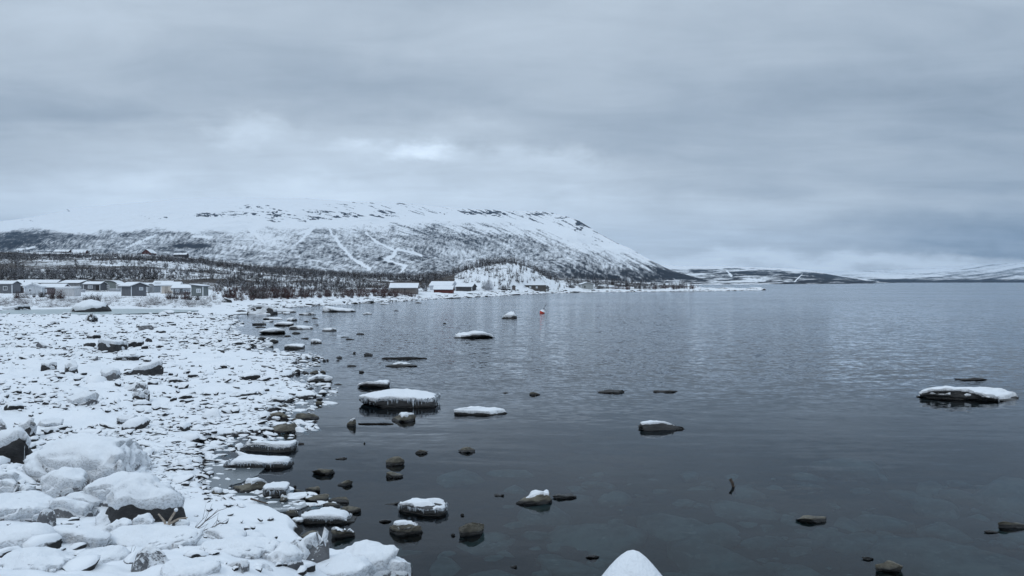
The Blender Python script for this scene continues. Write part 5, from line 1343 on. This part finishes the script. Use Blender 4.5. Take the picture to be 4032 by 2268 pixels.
# keep clear of the cabin plateau
CLEAR = [(-80, 850, 1103, 1400), (1520, 1660, 1112, 1400), (1680, 1885, 1118, 1400), (2010, 2170, 1122, 1400), (2270, 2345, 1122, 1400)]
ppx = 2016 + pos[:, 0] / pos[:, 1] * F; ppy = HY + (CAMZ - pos[:, 2]) / pos[:, 1] * F
cl = np.zeros(len(pos), bool)
for c in CLEAR: cl |= (ppx > c[0]) & (ppx < c[1]) & (ppy > c[2]) & (ppy < c[3])
pos = pos[~cl]
hs = rng.uniform(1.2, 4.0, len(pos)) * np.where(pos[:, 1] > 350, .95, .75)
order = np.argsort(pos[:, 1]); pos = pos[order]; hs = hs[order]
# nearest ones are trees of their own, the wood behind is one mass
NT_ = 150
tm = []
for v, f in TREES:
    mi = np.zeros(len(f), int); mi[::4] = 1
    tm.append(mesh('birch_tree', v, f, [M_TWIG, M_TWIGW], False, mi))
for i in range(NT_):
    o = ob('birch_tree', tm[i % 7], tuple(pos[i]), rng.uniform(0, 6.28), None, 'bare dark birch at the near edge of the wood', 'tree', 'bare birches at the edge of the wood')
    o.scale = (hs[i] * 1.1, hs[i] * 1.1, hs[i])
merge('birch_wood', TREES, pos[NT_:], hs[NT_:], hs[NT_:] * 1.15, (M_TWIG, M_TWIGW), 3, 'bare birch wood covering the hillside', 'wood')

# birches on the snowy knoll, each its own
kp = scatter_pixels(150, lambda a, b: np.full(a.shape, .8), (1780, 2240), (1056, 1142), 9)
kpos = lookup(*kp); kpos = kpos[~np.isnan(kpos[:, 0]) & (kpos[:, 1] > 225) & (kpos[:, 1] < 330)]
for i, q in enumerate(kpos):
    h = rng.uniform(1.2, 3.4)
    px_ = 2016 + q[0] / q[1] * F; py_ = HY + (CAMZ - q[2]) / q[1] * F
    if any(c[0] < px_ < c[1] and py_ > c[2] - 4 for c in CLEAR): continue
    o = ob('birch_sapling', tm[i % 7], tuple(q), rng.uniform(0, 6.28), None, 'thin bare sapling on the white knoll', 'tree', 'saplings on the snowy knoll'); o.scale = (h, h, h)

# crest line of the knoll: dark wood behind
kx = rng.uniform(1690, 2190, 230); kD = rng.uniform(305, 345, 230); kX = (kx - 2016) / F * kD
kz = ground(kX, kD)
merge('knoll_wood', TREES, np.stack([kX, kD, kz], 1), rng.uniform(2.4, 4.2, 230), rng.uniform(2.4, 4, 230), (M_TWIG, M_TWIGW), 13, 'dark bare trees along the back of the knoll', 'wood')

def shrub(px, py, w_, h_, mt, lab, group, n=1, protos=SHRUBS):
    sd = int(px * 7 + py); rg = np.random.default_rng(sd)
    gx, gD, gz = on_ground(px, py); w_ = w_ / F * gD; h_ = h_ / F * gD
    Vs, Fs, off = [], [], 0; cnt = max(4, int(w_ / h_ * 5) + 3)
    for k in range(cnt):
        v, f = protos[rg.integers(len(protos))]; a = rg.uniform(0, 6.28); c, s = math.cos(a), math.sin(a)
        hh = h_ * rg.uniform(.7, 1.05)
        vv = v * [hh * .8, hh * .8, hh]; vv = np.stack([vv[:, 0] * c - vv[:, 1] * s + rg.uniform(-.5, .5) * (w_ - hh * .6), vv[:, 0] * s + vv[:, 1] * c + rg.uniform(-.5, .5) * h_, vv[:, 2]], 1)
        Vs.append(vv); Fs.append(f + off); off += len(v)
    V = np.concatenate(Vs); Fc = np.concatenate(Fs)
    mi = (rg.random(len(Fc)) < .07).astype(int)
    return ob('shrub', mesh('shrub', V, Fc, [mt, M_TWIGW], False, mi), (gx, gD + h_ * .3, gz), 0, None, lab, 'shrub', group)
SG = 'leafless shrubs on the bank'
for (a, b, w_, h_, mt, lab) in [
    (350, 1192, 78, 38, M_TWIG, 'round dark bush behind the biggest pool boulder'), (215, 1178, 75, 42, M_REDTWIG, 'red brown bush in front of the box trailer'),
    (75, 1175, 60, 34, M_REDTWIG, 'red brown bush before the leftmost cabins'), (150, 1172, 60, 25, M_TWIG, 'low dark bush under the pale gabled cabin'),
    (700, 1180, 110, 42, M_REDTWIG, 'wide dark red bush before the white posted cabin'), (760, 1182, 60, 22, M_TWIG, 'low dark bush under the rightmost lean to'),
    (905, 1175, 90, 55, M_REDTWIG, 'tall red brown thicket in front of the white tank'), (1005, 1176, 90, 45, M_TWIG, 'dark thicket right of the white tank'),
    (1100, 1176, 100, 52, M_REDTWIG, 'red brown thicket at the bend of the bank'), (1190, 1170, 90, 35, M_TWIG, 'dark bush right of the bend thicket'),
    (1290, 1166, 100, 28, M_TWIG, 'low dark bushes midway along the far bank'), (1395, 1166, 90, 30, M_REDTWIG, 'red brown bushes left of the grey boathouse'),
    (1475, 1168, 100, 36, M_REDTWIG, 'dense red brown bushes touching the grey boathouse'), (1545, 1168, 70, 32, M_REDTWIG, 'red brown bushes under the grey boathouse wall'),
    (1610, 1168, 60, 22, M_REDTWIG, 'low red bushes at the right foot of the grey boathouse'), (1920, 1145, 60, 50, M_TWIGW, 'frosted tall bush at the foot of the knoll'),
    (1780, 1146, 40, 16, M_TWIG, 'small bush beside the red boathouse'), (1985, 1144, 40, 26, M_TWIG, 'dark bush left of the tiny door like hut'),
    (2375, 1138, 60, 16, M_TWIG, 'low dark bush right of the lone spit cabin'), (2450, 1139, 80, 16, M_REDTWIG, 'low red bush early on the spit'),
    (2530, 1138, 80, 17, M_TWIG, 'dark bush midway out on the spit'), (2610, 1138, 90, 16, M_REDTWIG, 'red bush past the middle of the spit'),
    (2690, 1137, 100, 17, M_REDTWIG, 'long red brown bush nearest the tip of the spit'), (2255, 1137, 30, 18, M_TWIG, 'dark bush left of the lone spit cabin')]:
    shrub(a, b, w_, h_, mt, lab, SG)
# frosted grass on the bank before the cabins
gp = scatter_pixels(900, lambda a, b: np.clip(.75 + fbm2(a * .01, b * .04, 71, 3), 0, 1) * ss(900, 780, a), (-480, 900), (1172, 1212), 12)
gpos = lookup(*gp); gpos = gpos[~np.isnan(gpos[:, 0])]
merge('frosted_grass', GRASS, gpos, rng.uniform(.35, .8, len(gpos)), rng.uniform(.5, 1.1, len(gpos)), (M_STRAW, M_TWIGW), 23, 'frosted dry grass on the bank below the cabins', 'grass')
gp = scatter_pixels(700, lambda a, b: np.clip(.6 + fbm2(a * .01, b * .04, 73, 3), 0, 1) * ss(0, 1, np.interp(a, [850, 1100, 1600, 1660], [1190, 1181, 1172, 1165]) - b), (840, 1640), (1140, 1190), 14)
gpos = lookup(*gp); gpos = gpos[~np.isnan(gpos[:, 0]) & (gpos[:, 1] > 125)]
merge('willow_scrub', SHRUBS, gpos, rng.uniform(.7, 1.8, len(gpos)), rng.uniform(.8, 1.4, len(gpos)), (M_REDTWIG, M_STRAW), 24, 'tangle of brown willow scrub along the bank', 'scrub')


# ------------------------------------------------------------------ air
m_ = bpy.data.materials.new('haze'); m_.use_nodes = True
t = NT(m_.node_tree); t.n.clear(); o_ = t.new('ShaderNodeOutputMaterial'); pv_ = t.new('ShaderNodeVolumePrincipled')
pv_.inputs['Color'].default_value = (0.42, 0.68, 1.0, 1); pv_.inputs['Density'].default_value = 0.00004; pv_.inputs['Anisotropy'].default_value = 0.0
t.l.new(pv_.outputs[0], o_.inputs['Volume'])
hz = ob('haze', rbox('haze', m_, -9000, 12000, -150, 15000, -3.6, 900), kind='stuff', label='thin cold haze in front of the far hills', cat='haze')
